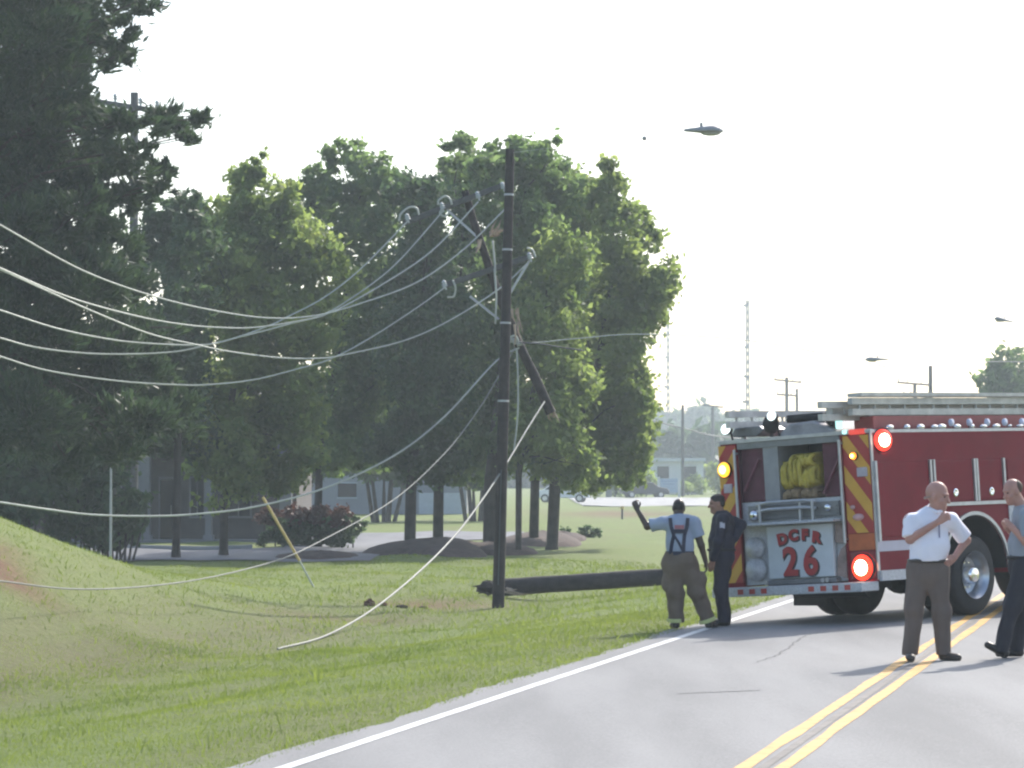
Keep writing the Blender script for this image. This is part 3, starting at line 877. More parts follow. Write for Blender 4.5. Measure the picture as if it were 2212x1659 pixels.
#SECTION poles
# ------------------------------------------------------------------ utility poles and wires
WOOD = mat('creosote_wood', (.034, .027, .027), .9, var=.3, scale=5, bump=.6)
WOOD_G = mat('weathered_crossarm', (.09, .09, .09), .85, var=.2, scale=6, bump=.4)
PALE = mat('split_wood', (.40, .30, .22), .8, var=.25, scale=12, bump=.5)
GREYP = mat('grey_pole_wood', (.11, .105, .10), .9, var=.15, scale=2)
GLASSI = mat('grey_porcelain', (.42, .45, .45), .25, var=.08, spec=.6)
WIRE = mat('aluminium_wire', (.40, .42, .385), .5, .1, var=.1, scale=2)
WIRE_B = mat('darkened_wire', (.17, .18, .165), .6, .0, var=.1, scale=2)  # wire colour darkened against the sunlight on the two low cables
WIRE_D = mat('dark_cable', (.06, .065, .07), .6, var=.1)
STEEL = mat('galvanised_steel', (.42, .43, .44), .45, .7, var=.08)
YEL = mat('yellow_plastic', (.55, .40, .15), .5, var=.1)

DP = 64.
fb = G(1075, 1314)
DP = fb.y
t = thing('utility_pole', 'upright dark wooden utility pole standing alone in the grass', 'utility pole', fb)
top = P(1102, 322, DP) - fb
rg = random.Random(3)
b = MB()
n = 14
b.tube([Vector((0, 0, -.4)).lerp(top, k / n) if k else Vector((0, 0, -.4)) for k in range(n + 1)], [(13.5 - 4.0 * k / n) * DP / F for k in range(n + 1)], 14, jitter=.02, rng=rg)
b.build('shaft', WOOD, t, smooth=True)
b = MB()
for k in (.45, .62, .78, .9):
    p = top * k
    b.cyl(p + Vector((.02, -.16, 0)), p + Vector((.02, .16, 0)), .018, n=8)
    b.rings(p, top, [(-.02, .125 - .03 * k), (-.02, .135 - .03 * k), (.02, .135 - .03 * k), (.02, .125 - .03 * k)], 14)
b.build('bolt', STEEL, t)
b = MB(); b.bar(top * .3 + Vector((.0, -.13, 0)), top * .05 + Vector((.0, -.14, 0)), .02, .02); b.build('ground_wire', WIRE_D, t)

# broken pole hanging behind it in its own wires
DB = DP + 3.2
hp = [(1004, 412), (1022, 475), (1046, 545), (1078, 640), (1100, 690), (1122, 745), (1158, 820), (1190, 893)]
hb_ = P(1190, 893, DB)
t = thing('broken_pole', 'snapped utility pole hanging slanted in the wires with two crossarms', 'utility pole', hb_)
def H(x, y, dd=0.): return P(x, y, DB + dd) - hb_
b = MB(); pts = [H(x, y) for x, y in hp]
b.tube(catmull(pts, 4), [(8.2 + 2.6 * k / 28) * DB / F for k in range(29)], 12, jitter=.04, rng=rg)
b.build('shaft', WOOD, t, smooth=True)
def splinters(b, c, d, n, L, r, seed, spread=.5):
    g = random.Random(seed); d = Vector(d).normalized()
    for k in range(n):
        v = (d + Vector((g.uniform(-1, 1), g.uniform(-1, 1), g.uniform(-1, 1))) * spread).normalized()
        p = Vector(c) + Vector((g.uniform(-1, 1), g.uniform(-1, 1), g.uniform(-1, 1))) * .07
        l_ = L * g.uniform(.4, 1.2); s_ = v.cross(Vector((0, 1, .2))).normalized()
        b.tube([p, p + v * l_ * .55 + s_ * g.uniform(-.04, .04), p + v * l_], [r * g.uniform(.7, 1.3), r * .8, r * .12], 5)
for grp_ in (((1062, 508, -.25, (.6, -.2, .5), 8, .40, .028, 1, .5), (1040, 520, -.25, (-.4, -.3, -.6), 4, .28, .024, 2, .5)), ((1112, 668, -.2, (.25, -.2, -1), 4, .5, .026, 3, .2), (1116, 700, -.2, (.1, 0, -1), 3, .4, .025, 4, .2)), ((1188, 885, 0, (.5, 0, -1), 5, .25, .022, 5, .25),)):
    b = MB()
    for (x, y, dd_, v_, n_, L_, r_, sd_, sp_) in grp_: splinters(b, H(x, y, dd_), v_, n_, L_, r_, sd_, sp_)
    b.build('splinters', PALE, t)
for (xa, ya, xb, yb) in ((872, 482, 1092, 398), (955, 618, 1152, 552)):
    b = MB(); b.bar(H(xa, ya, -.12), H(xb, yb, -.12), .11, .12); b.build('crossarm', WOOD_G, t, bevel=.008)
b = MB()
b.bar(H(960, 448, -.1), H(1040, 520, -.05), .02, .05); b.bar(H(1015, 640, -.1), H(1078, 690, -.02), .03, .05); b.bar(H(1150, 552, -.1), H(1098, 640, 0), .03, .05)
b.build('brace', STEEL, t)
def insulator(c, up, parent):
    b = MB(); up = Vector(up).normalized()
    b.rings(Vector(c), up, [(-.06, .001), (-.06, .02), (0, .02), (.01, .07), (.04, .045), (.06, .065), (.09, .035), (.11, .055), (.14, .03), (.16, .001)], 12)
    return b.build('insulator', GLASSI, parent, smooth=True)
for (x, y) in ((882, 476), (957, 452), (1034, 428), (1088, 408), (962, 620), (1146, 560)):
    insulator(H(x, y, -.2), (-.3, 0, 1), t)
b = MB()
for L_ in ([(862, 478), (866, 462), (884, 448), (900, 450), (905, 464)], [(946, 442), (948, 432), (962, 424), (972, 430), (976, 442)], [(955, 452), (950, 460), (960, 468), (972, 458)],
           [(978, 605), (984, 622), (980, 640), (966, 642)], [(1138, 535), (1150, 540), (1157, 556)], [(1098, 740), (1104, 728), (1114, 726), (1120, 738)], [(1064, 520), (1068, 560), (1070, 590)], [(1068, 580), (1072, 640), (1070, 700)]):
    b.tube(catmull([H(x, y, -.22) for x, y in L_], 5), .022, 6)
b.build('jumper_wire', WIRE, t, smooth=True)
b = MB()
for k in range(3):
    p = H(1106 + 8 * k, 735 + 4 * k, -.16)
    b.rings(p, (1, 0, .3), [(-.06, .001), (-.06, .05), (.06, .05), (.06, .001)], 10)
b.build('clamp', STEEL, t)

def dep(x, dl, dr, xr=1100.):
    f_ = min(max(x / xr, -.5), 1.2)
    return dl + (dr - dl) * f_
WG = 'slack overhead wires of the broken pole'
def wire(label, pts, dl, dr, r=.0165, m=None, ext=True, gnd=False, per=7):
    """a sagging wire through picture points, running on to the left out of the picture"""
    q = [P(x, y, dep(x, dl, dr)) for x, y in pts]
    if ext:
        e = q[0] - q[1]; e = e / max(abs(e.x), .01)
        q = [q[0] + e * 9 + Vector((0, -1, 1.2)), q[0] + e * 4 + Vector((0, -.3, .25)), q[0] + (q[0] - q[1])] + q
    if gnd:
        g0 = G(*pts[0]); x0_, x1_ = pts[0][0], pts[-1][0]
        q = []
        for x, y in pts:
            dd_ = g0.y + (dr - g0.y) * (x - x0_) / (x1_ - x0_)
            if y > 1130: dd_ = min(dd_, G(x, y).y - .35)
            q.append(P(x, y, dd_))
        q[0] = g0 + Vector((0, 0, .02))
    b = MB(); b.tube(catmull(q, per), r, 6)
    o = b.build('overhead_wire', m or WIRE, None, smooth=True)
    return tag(o, label, 'wire', WG)
h2 = lambda L_: [(a / 2., c / 2.) for a, c in L_]
DW = DB - .2
wire('topmost slack wire at the left, ending just left of the upright pole', h2([(0, 972), (360, 1170), (700, 1290), (1000, 1355), (1200, 1375), (1380, 1360), (1560, 1310), (1800, 1220), (2000, 1080), (2180, 905)]), 60, DW)
wire('slack wire to the third insulator of the upper crossarm, second from top at the left', h2([(0, 1158), (300, 1285), (600, 1368), (800, 1403), (950, 1415), (1100, 1415), (1300, 1385), (1430, 1350), (1650, 1230), (1870, 1080), (2066, 872)]), 60.5, DW)
wire('slack wire that passes behind the upright pole to the right end of the lower crossarm', h2([(0, 1164), (200, 1255), (400, 1345), (640, 1440), (850, 1490), (1000, 1520), (1200, 1545), (1380, 1548), (1500, 1530), (1750, 1470), (1950, 1380), (2160, 1245), (2292, 1125)]), 61, DW)
wire('slack wire to the leftmost insulator of the upper crossarm', h2([(0, 1340), (250, 1420), (500, 1470), (700, 1487), (880, 1490), (1000, 1465), (1150, 1412), (1240, 1370), (1400, 1285), (1560, 1160), (1762, 955)]), 62, DW)
wire('slack wire to the second insulator of the upper crossarm', h2([(0, 1460), (150, 1500), (350, 1525), (550, 1530), (750, 1520), (900, 1490), (1100, 1440), (1250, 1400), (1380, 1365), (1500, 1300), (1700, 1150), (1916, 910)]), 62.5, DW)
wire('slack wire to the left end of the lower crossarm, lowest of the upper bunch', h2([(0, 1540), (200, 1600), (500, 1645), (750, 1662), (900, 1662), (1100, 1640), (1300, 1590), (1430, 1550), (1600, 1460), (1800, 1330), (1924, 1240)]), 63, DW)
wire('lone sagging cable crossing in front of the dark bushes and red-tipped hedge', [(0, 1085), (100, 1100), (200, 1112), (330, 1115), (430, 1110), (550, 1095), (700, 1055), (850, 985), (960, 900), (1072, 780), (1128, 748)], 63, DW, .021)
wire('sagging cable that dips almost to the grassy bank at the left', [(0, 1255), (150, 1272), (300, 1268), (450, 1248), (600, 1210), (700, 1165), (850, 1080), (960, 980), (1030, 890), (1074, 818), (1112, 752)], 46, DW, .012, m=WIRE_B)
wire('fallen cable running from the broken pole end down onto the grass', [(600, 1405), (700, 1375), (800, 1320), (900, 1240), (980, 1160), (1040, 1082), (1098, 995), (1140, 925), (1176, 868)], 48, DW, .019, m=WIRE_B, ext=False, gnd=True)
wire('short wire dangling straight down beside the upright pole', [(1116, 752), (1119, 820), (1118, 900), (1110, 975)], DW, DW, .02, ext=False)
wire('thin wire running right from the broken pole across the tree crown', [(1122, 742), (1180, 738), (1250, 731), (1400, 722), (1650, 740), (1950, 800)], DW, 74, .012, ext=False)
wire('short dark cable stub sticking right from the broken pole', [(1122, 740), (1160, 742), (1205, 749), (1262, 758)], DW, DW, .017, ext=False, m=WIRE_D)

# fallen pole on the grass
pa = G(1050, 1288) + Vector((0, 0, .17)); pb = G(1505, 1262) + Vector((0, 0, .2))
t = thing('fallen_pole', 'thick dark pole lying in the grass behind the two men', 'utility pole', on_ground(pa))
oo = on_ground(pa)
b = MB(); a_ = pa + (pb - pa) * .09
b.tube([a_.lerp(pb, k / 12) - oo for k in range(13)], [.19 - .012 * k / 12 for k in range(13)], 14, jitter=.03, rng=rg)
b.build('shaft', WOOD, t, smooth=True)
b = MB()
splinters(b, a_ - oo, pa - pb, 14, .62, .06, 7, .22)
b.ball(pa - oo + Vector((.05, 0, .02)), (.26, .2, .15), 10, 6, jit=.25, rng=rg)
b.build('broken_end', WOOD, t)
b = MB(); e_ = G(1135, 1284) - oo
b.tube([a_ - oo + Vector((-.1, -.35, -.05)), e_ + Vector((-.15, -.3, .12)), e_ + Vector((.1, -.3, .05))], [.02, .05, .015], 6)
splinters(b, a_ - oo + Vector((0, -.3, -.05)), (1, 0, -.05), 4, .5, .025, 9, .15)
b.build('pale_splinter', PALE, t)
# yellow guy-wire guard
ga, gb = G(680, 1268), P(570, 1078, 71)
t = thing('guy_guard', 'slanting yellow guy-wire guard standing in the grass in front of the hedge', 'guy wire', ga)
b = MB(); b.tube([Vector((0, 0, -.05)), (gb - ga) * .35], [.022, .022], 8); b.build('cable', WIRE, t)
b = MB(); b.tube([(gb - ga) * .3, (gb - ga) * 1.02], [.031, .031], 10); b.build('guard', YEL, t, smooth=True)
# thin metal post in front of the bushes
q = on_ground(P(239, 1180, 86))
t = thing('metal_post', 'thin grey metal post in front of the dark bushes below the pine', 'post', q)
b = MB(); b.cyl((0, 0, -.3), (0, 0, 2.0), .035, n=10); b.build('shaft', STEEL, t, smooth=True)
b = MB(); b.ball((0, 0, P(239, 965, 86).z - q.z), .045); b.build('cap', STEEL, t)
b = MB(); b.cyl((0, 0, 2.), (0, 0, P(239, 965, 86).z - q.z), .03, n=10); b.build('upper_tube', STEEL, t)

# distant poles
def far_pole(label, x, ytop, d, arms=(), r=.15, extra=None, name='distant_pole', m=None):
    q = on_ground(P(x, HOR, d))
    zt = P(x, ytop, d).z - q.z
    t = thing(name, label, 'utility pole', q, group='utility poles in the distance')
    b = MB(); b.tube([(0, 0, -.4), (0, 0, zt * .5), (0, 0, zt)], [r * 1.15, r, r * .85], 10); b.build('shaft', m or GREYP, t, smooth=True)
    for (xa, ya, xb, yb) in arms:
        A, B = P(xa, ya, d - .2) - q, P(xb, yb, d - .2) - q
        b = MB(); b.bar(A, B, .14, .18); b.build('crossarm', m or GREYP, t)
        for f_ in (.04, .3, .7, .96):
            c = A.lerp(B, f_)
            b = MB(); b.rings(c + Vector((0, 0, .09)), (0, 0, 1), [(0, .03), (.08, .05), (.12, .1), (.16, .05), (.22, .09), (.3, .02)], 8); b.build('insulator', GLASSI, t)
    return t
far_pole('bare grey pole beside the blue and white board, nearest of the far poles', 1475, 875, 308, r=.15)
far_pole('hazy pole with one wide crossarm beside the rear of the fire engine', 1540, 877, 400, [(1519, 875, 1562, 880)], r=.2)
far_pole('hazy pole with two crossarms above the fire engine hose bed', 1700, 815, 340, [(1672, 820, 1731, 826), (1678, 852, 1722, 855)], r=.2)
far_pole('bare short pole next to the double-crossarm pole', 1722, 840, 345, r=.17)
far_pole('tall bare pole rising above the ladder of the fire engine', 2011, 790, 240, r=.17)
far_pole('lower hazy pole whose crossarm reaches the tall bare pole', 1977, 828, 300, [(1938, 826, 2012, 832), (1950, 853, 2008, 858)], r=.19)
far_pole('utility pole top with a crossarm poking out of the pine bough', 287, 200, 112, [(208, 219, 345, 241)], r=.16, name='pine_side_pole', m=WOOD_G)
def mast(label, x, ytop, d, wd):
    q = on_ground(P(x, HOR, d)); zt = P(x, ytop, d).z - q.z
    t = thing('radio_mast', label, 'mast', q)
    b = MB(); pts = [Vector((math.cos(a) * wd, math.sin(a) * wd, 0)) for a in (0, 2.094, 4.189)]
    for p in pts: b.cyl(p, p * .6 + Vector((0, 0, zt)), .15, n=6)
    nseg = int(zt / 1.6)
    for k in range(nseg):
        z0, z1 = k * zt / nseg, (k + 1) * zt / nseg
        for i in range(3):
            p0 = pts[i] * (1 - .4 * k / nseg) + Vector((0, 0, z0)); p1 = pts[(i + 1) % 3] * (1 - .4 * (k + 1) / nseg) + Vector((0, 0, z1))
            b.cyl(p0, p1, .07, n=4)
    b.build('lattice', GREYP, t)
    b = MB()
    for f_, s_ in ((.97, 1), (.74, .7), (.58, .9), (.44, 1.2), (.31, 1.1)):
        b.box(-.8 * s_, .25, -.2, .2, zt * f_ - .25, zt * f_ + .25)
    b.build('antenna', GREYP, t)
    return t
mast('tall hazy radio mast with small antennas above the fire engine', 1615, 648, 640, .42)
mast('faint radio mast right against the edge of the leafy crowns', 1443, 580, 780, .4)
b = MB(); b.tube(catmull([P(1395, 905, 300), P(1475, 925, 308), P(1570, 945, 318), P(1800, 960, 330)], 6), .06, 6)
tag(b.build('far_cable', WIRE_D), 'dark cable slung between the hazy poles', 'wire')

# street lamps
LAMP = mat('lamp_grey', (.30, .30, .30), .5, .2, var=.05)
def lamp_head(parent, c, ax, L_=.8, k=1.):
    """cobra head: thin at -ax end, thick at +ax end"""
    ax = Vector(ax).normalized(); up = Vector((0, 0, 1)); sd_ = ax.cross(up).normalized()
    b = MB(); prof = [(-.5, .03, .035), (-.42, .05, .05), (-.2, .1, .075), (0, .16, .1), (.2, .19, .125), (.36, .17, .115), (.46, .1, .06), (.5, .02, .02)]
    n = 14; base = len(b.v)
    for (a, wd_, h_) in prof:
        for j in range(n):
            th = 2 * math.pi * j / n
            zz = math.sin(th); zz = zz * (1 if zz > 0 else .5)
            b.v.append(Vector(c) + ax * a * L_ + sd_ * math.cos(th) * wd_ * k + up * zz * h_ * k)
    for i in range(len(prof) - 1):
        for j in range(n):
            j2 = (j + 1) % n
            b.f.append([i * n + j, i * n + j2, (i + 1) * n + j2, (i + 1) * n + j]); b.mi.append(0)
    o = b.build('lamp_head', LAMP, parent, smooth=True)
    b = MB(); b.ball(Vector(c) + ax * .18 * L_ - up * .05 * k, (.2 * k, .14 * k, .05 * k)); b.build('lens', mat('lamp_lens', (.4, .4, .38), .3, spec=.6), o)
    b = MB(); b.cyl(Vector(c) - ax * .06 * L_ + up * .06 * k, Vector(c) - ax * .06 * L_ + up * .17 * k, .035 * k, .03 * k, n=10); b.build('photocell', LAMP, o)
    return o
d = 66.
c = P(1520, 283, d)
t = thing('street_lamp', 'grey street lamp head slung high over the road, biggest and highest of the three', 'street lamp', on_ground(c))
o_ = Vector(t.location)
lamp_head(t, c - o_, (1, .15, 0), .82)
b = MB(); ta = Vector(fb) + top - Vector((0, 0, .08))
tb_ = P(1517, 268, d); tc = P(2700, 232, 72)
b.tube(catmull([ta - o_, P(1300, 305, 65) - o_, tb_ - o_, P(1800, 258, 67.5) - o_, tc - o_], 6), .005, 5)
b.build('span_wire', WIRE, t)
b = MB(); b.cyl(tb_ - o_, c - o_ + Vector((-.05, 0, .1)), .012, n=6); b.build('hanger', LAMP, t)
b = MB(); b.ball(P(1392, 299, 65.4) - o_, (.05, .04, .05), 8, 6); b.build('wire_clamp', LAMP, t)
qg = on_ground(P(2700, 1100, 72)) - o_
b = MB(); b.tube([qg + Vector((0, 0, -.3)), Vector((qg.x, qg.y, (tc - o_).z + .4))], [.15, .12], 10); b.build('pole', GREYP, t, smooth=True)
for (x, y, d, xe, lab, L_) in ((1893, 777, 120, 2620, 'small pale street lamp head far along the road, lowest of the three', .85), (2168, 692, 118, 2700, 'small pale street lamp head at the picture edge, tilted', .7)):
    c = P(x, y, d)
    pe = P(xe, y + (8 if x < 2000 else 90), d + 3)
    g_ = on_ground(pe)
    t = thing('street_lamp', lab, 'street lamp', g_)
    lamp_head(t, c - g_, (-1, 0, -.02 if x < 2000 else .16), L_, .9)
    b = MB(); b.tube(catmull([c - g_ + Vector((.35, 0, -.0 if x < 2000 else -.06)), (c + Vector((3, .2, -.05 if x < 2000 else -.5))) - g_, pe - g_], 6), [.014] * 13, 6); b.build('arm', LAMP, t)
    b = MB(); b.tube([(0, 0, -.3), (0, 0, pe.z - g_.z + .5)], [.12, .08], 10); b.build('pole', STEEL, t, smooth=True)
# marker post, clods
q = G(1344, 1122)
t = thing('marker_post', 'thin marker post with a yellow cap in the lawn past the scrub', 'post', q)
s_ = q.y / F
b = MB(); b.cyl((0, 0, -.2), (0, 0, 22 * s_), .06, .05, n=8); b.build('shaft', GREYP, t)
b = MB(); b.cyl((0, 0, 22 * s_), (0, 0, 28 * s_), .11, .09, n=10); b.build('cap', YEL, t)
SOIL = mat('red_clay', (.15, .075, .05), .95, var=.3, scale=8, bump=.8)
TURF = mat('torn_turf', (.06, .045, .028), .95, var=.3, scale=8, bump=.8)
for (x, y, rx, ry, m_, lab) in ((798, 1302, 12, 11, SOIL, 'reddish clump of torn earth, the tall one under the fallen cable'), (826, 1305, 11, 6, SOIL, 'reddish flat clod right of the tall clump of torn earth'), (868, 1310, 14, 5, TURF, 'dark torn strip of turf left of the broken pole end'),
                                 (915, 1312, 10, 4, TURF, 'small dark scrap of torn turf near the broken pole end')):
    q = G(x, y + ry * .6); s_ = q.y / F
    b = MB(); b.ball((0, 0, ry * s_ * .3), (rx * s_, rx * s_ * .8, ry * s_), 14, 9, jit=.22, rng=rg)
    o = b.build('earth_clod', m_); o.location = q
    tag(o, lab, 'clod')

#SECTION truck
# ------------------------------------------------------------------ fire engine
PHI = R(42)
TX, TY = 5.225, 43.40
hx, hy = math.sin(PHI), math.cos(PHI)
gx = CROSS * RP[0] + GRADE * RD[0]; gy = CROSS * RP[1] + GRADE * RD[1]
nrm = Vector((-gx, -gy, 1)).normalized()
fw = Vector((hx, hy, 0)); fw = (fw - nrm * fw.dot(nrm)).normalized()
rt = fw.cross(nrm).normalized()
tt, tuu = tu(TX, TY)
M = Matrix(((rt.x, fw.x, nrm.x, TX), (rt.y, fw.y, nrm.y, TY), (rt.z, fw.z, nrm.z, float(road_z(tt, tuu)) + .004), (0, 0, 0, 1)))
truck = thing('fire_engine', 'red fire engine parked slantwise across the road with flashing rear lights and the number 26', 'fire engine')
truck.matrix_world = M
TILT = Matrix.Translation((0, 0, .55)) @ Matrix.Rotation(R(-1.9), 4, 'Y') @ Matrix.Translation((0, 0, -.55))
RED = mat('fire_red_paint', (.185, .006, .018), .5, var=.08, scale=2, spec=.12)
REDD = mat('dark_red_panel', (.20, .02, .03), .4, var=.08)
MAROON = mat('maroon_hose_cover', (.10, .03, .045), .8, var=.2, scale=5, bump=.4)
YELC = mat('chevron_yellow', (.55, .30, .04), .4, var=.05)
REDC = mat('chevron_red', (.33, .03, .03), .4, var=.05)
ALU = mat('brushed_aluminium', (.45, .45, .46), .4, .6, var=.08, scale=8)
TREAD = mat('tread_plate', (.46, .47, .49), .5, .15, var=.16, scale=40, bump=.3)
WPAN = mat('pale_panel', (.52, .56, .585), .45, var=.04)
BLACK = mat('black_rubber', (.018, .018, .02), .75, var=.2)
CHROME = mat('chrome', (.75, .76, .78), .12, 1., var=.03)
RIMM = mat('rim_steel', (.40, .42, .45), .28, .8, var=.1)
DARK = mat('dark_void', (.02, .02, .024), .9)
HOSE = mat('yellow_hose', (.45, .36, .06), .8, var=.2, scale=8, bump=.5)
YB = -2.2
def tb(bld, name, m, parent=truck, smooth=False, bevel=0., tilt=True):
    if tilt: bld.xf(TILT)
    return bld.build(name, m, parent, smooth, bevel)
# side bodies with wheel arches
def side_outline():
    pts = [(YB, .50), (-.76, .50)]
    for k in range(0, 19):
        a = math.pi - math.pi * k / 18
        pts.append((.74 * math.cos(a), .56 + .72 * math.sin(a)))
    pts += [(.76, .50), (1.95, .50), (1.95, 2.38), (YB, 2.38)]
    return pts
b = MB(); b.prism(side_outline(), 'x', .74, 1.22); body_r = tb(b, 'side_body', RED)
b = MB(); b.prism(side_outline(), 'x', -1.22, -.94); tb(b, 'side_body', RED)
# hose bed: floor, front wall, divider
b = MB(); b.box(-.938, .738, YB + .25, 1.95, 1.56, 1.60); b.box(-.938, .738, 1.85, 1.95, .5, 2.38); tb(b, 'hose_bed', TREAD)
b = MB(); b.box(-.52, -.28, YB + .02, .6, 1.601, 2.33); tb(b, 'hose_bed_divider', mat('grey_divider', (.26, .265, .28), .5, .3, var=.08))
b = MB(); b.box(-.925, -.53, YB + .06, -.2, 1.601, 2.34); tb(b, 'hose_cover', MAROON, bevel=.03)
b = MB(); b.box(.40, .725, YB + .06, -.2, 1.601, 2.34); tb(b, 'hose_cover', MAROON, bevel=.03)
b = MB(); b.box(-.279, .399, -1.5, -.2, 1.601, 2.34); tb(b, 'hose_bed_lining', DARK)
for (x0, x1, y0, z0, z1, sl) in ((-.86, -.60, YB + .03, 1.75, 2.15, .22), (.42, .70, YB + .03, 1.65, 2.1, .25)):
    b = MB(); b.bar((x0, y0, z0), (x1, y0, z1), .02, .05, up=(0, 1, 0)); tb(b, 'webbing_strap', mat('strap_maroon', (.17, .06, .08), .7))
# yellow hoses stacked
rgh = random.Random(5)
HOSE = mat('yellow_hose', (.36, .28, .055), .85, var=.25, scale=9, bump=.6)
TAN = mat('tan_hose', (.24, .17, .10), .85, var=.25, scale=9, bump=.5)
for (xc, zc, wd_, hh, m_) in ((-.20, 1.92, .17, .36, HOSE), (-.01, 1.97, .18, .40, HOSE), (.17, 2.10, .19, .15, HOSE), (.20, 1.90, .19, .24, HOSE), (.10, 1.84, .16, .2, HOSE), (-.12, 1.67, .27, .12, TAN), (.16, 1.68, .24, .14, TAN)):
    b = MB()
    ns_ = 4
    for k in range(ns_):                       # folds packed side by side, each bent over at the back edge
        x_ = xc - wd_ / 2 + (k + .5) * wd_ / ns_
        lo_, hi_ = zc - hh / 2 + rgh.uniform(0, .03), zc + hh / 2 - rgh.uniform(0, .05)
        y_ = YB + .06 + rgh.uniform(0, .04)
        b.tube(catmull([(x_, y_ + .5, lo_), (x_ + rgh.uniform(-.01, .01), y_ + .04, lo_ + .01), (x_ + rgh.uniform(-.02, .02), y_ - .03, (lo_ + hi_) / 2), (x_ + rgh.uniform(-.015, .015), y_ + .03, hi_ - .01), (x_, y_ + .5, hi_)], 4), wd_ / ns_ * .62, 8)
    b.box(xc - wd_ / 2, xc + wd_ / 2, YB + .12, YB + .6, zc - hh / 2, zc + hh / 2)
    tb(b, 'hose', m_, smooth=True)
# rear lower wall
b = MB(); b.box(-.938, .738, YB + .05, YB + .25, .52, 1.60); tb(b, 'rear_wall', TREAD)
b = MB(); b.box(-.90, .72, YB - .22, YB + .045, 1.285, 1.32); tb(b, 'rear_step', TREAD, bevel=.01)
b = MB(); b.box(-.80, .66, YB + .0, YB + .048, 1.36, 1.55)
for k in range(3): b.box(-.78, .64, YB - .02, YB + .0, 1.38 + k * .05, 1.40 + k * .05)
tb(b, 'step_riser', mat('dark_alu', (.20, .205, .215), .45, .5, var=.1))
b = MB()
for z_ in (1.47, 1.56): b.tube([(-.62, YB - .05, z_), (-.4, YB - .1, z_ + .02), (.2, YB - .1, z_ + .02), (.34, YB - .05, z_)], .022, 8)
for x_ in (-.55, .1, .3): b.cyl((x_, YB - .08, 1.32), (x_, YB - .08, 1.57), .02, n=8)
tb(b, 'rear_rail', ALU, smooth=True)
b = MB(); b.ball((-.66, YB - .06, 1.43), (.07, .05, .07)); b.ball((.5, YB - .02, 1.47), (.06, .04, .05)); tb(b, 'step_light', CHROME, smooth=True)
b = MB(); b.box(-.939, -.931, YB + .03, 1.8, .52, 2.37); tb(b, 'hose_bed_wall', MAROON)
b = MB(); b.box(.731, .739, YB + .03, 1.8, .52, 2.37); tb(b, 'hose_bed_wall', MAROON)
b = MB(); b.box(-.93, .73, YB + .0, YB + .05, 2.30, 2.384); tb(b, 'bed_header', mat('dark_alu', (.2, .2, .2)))
# number panel
b = MB(); b.box(-.50, .56, YB - .03, YB + .045, .585, 1.27); npan = tb(b, 'number_panel', WPAN, bevel=.012)
def text_mesh(txt, size, off=0.):
    cu = bpy.data.curves.new('t', 'FONT'); cu.body = txt; cu.size = size; cu.extrude = .003; cu.offset = off; cu.align_x = 'CENTER'; cu.resolution_u = 4
    o = bpy.data.objects.new('t', cu); COL.objects.link(o)
    bpy.context.view_layer.update()
    me = bpy.data.meshes.new_from_object(o.evaluated_get(bpy.context.evaluated_depsgraph_get()))
    vs = [v.co.copy() for v in me.vertices]; fs = [list(p.vertices) for p in me.polygons]
    bpy.data.objects.remove(o); bpy.data.curves.remove(cu); bpy.data.meshes.remove(me)
    return vs, fs
def put_text(b, txt, size, x, z, y, rot=0., off=0., sx=1.):
    vs, fs = text_mesh(txt, size, off)
    c_, s_ = math.cos(rot), math.sin(rot)
    b.add([(x + (v.x * sx * c_ - v.y * s_), y - v.z, z + (v.x * sx * s_ + v.y * c_)) for v in vs], fs)
LET_R = mat('lettering_red', (.36, .03, .035), .5, var=.05); LET_K = mat('lettering_shadow', (.04, .035, .045), .6)
for nm, m_, off, yy, dx, dz in (('lettering_shadow', LET_K, .026, YB - .034, .012, -.014), ('lettering', LET_R, .017, YB - .042, 0, 0)):
    b = MB()
    for i, ch in enumerate('DCFR'):
        a = (1.5 - i) * .12
        put_text(b, ch, .185, .03 + (i - 1.5) * .175 + dx, 1.085 - (abs(i - 1.5) ** 2) * .020 + dz, yy, a, off * .7, 1.15)
    put_text(b, '2', .50, -.135 + dx, .635 + dz, yy, 0, off, .95)
    put_text(b, '6', .50, .19 + dx, .635 + dz, yy, 0, off, .95)
    b.xf(TILT); b.build(nm, m_, npan, fix=False)
b = MB(); b.box(-.56, .60, YB - .06, YB + .045, .51, .57); tb(b, 'panel_sill', mat('dark_alu', (.2, .2, .2)), bevel=.01)
b = MB()
for x_ in (-.52, .40, .47): b.cyl((x_, YB - .09, .545), (x_, YB - .06, .545), .03, n=12)
tb(b, 'latch', ALU)
# worn tan corner pieces and discharge caps
TANP = mat('tan_worn_panel', (.24, .18, .16), .6, var=.25, scale=6)
b = MB(); b.prism([(.58, .60), (.735, .55), (.735, .98), (.66, .93), (.60, .82)], 'y', YB - .01, YB + .048)
b.prism([(.58, 1.02), (.735, 1.0), (.735, 1.26), (.60, 1.26)], 'y', YB - .02, YB + .047); tb(b, 'corner_plate', TANP)
b = MB()
for (x_, z_, r_) in ((-.72, 1.0, .14), (-.72, .72, .15)):
    b.rings((x_, YB + .04, z_), (0, -1, 0), [(0, r_), (.08, r_), (.09, r_ * .75), (.13, r_ * .7), (.14, .001)], 18)
tb(b, 'discharge_cap', TREAD, smooth=True)
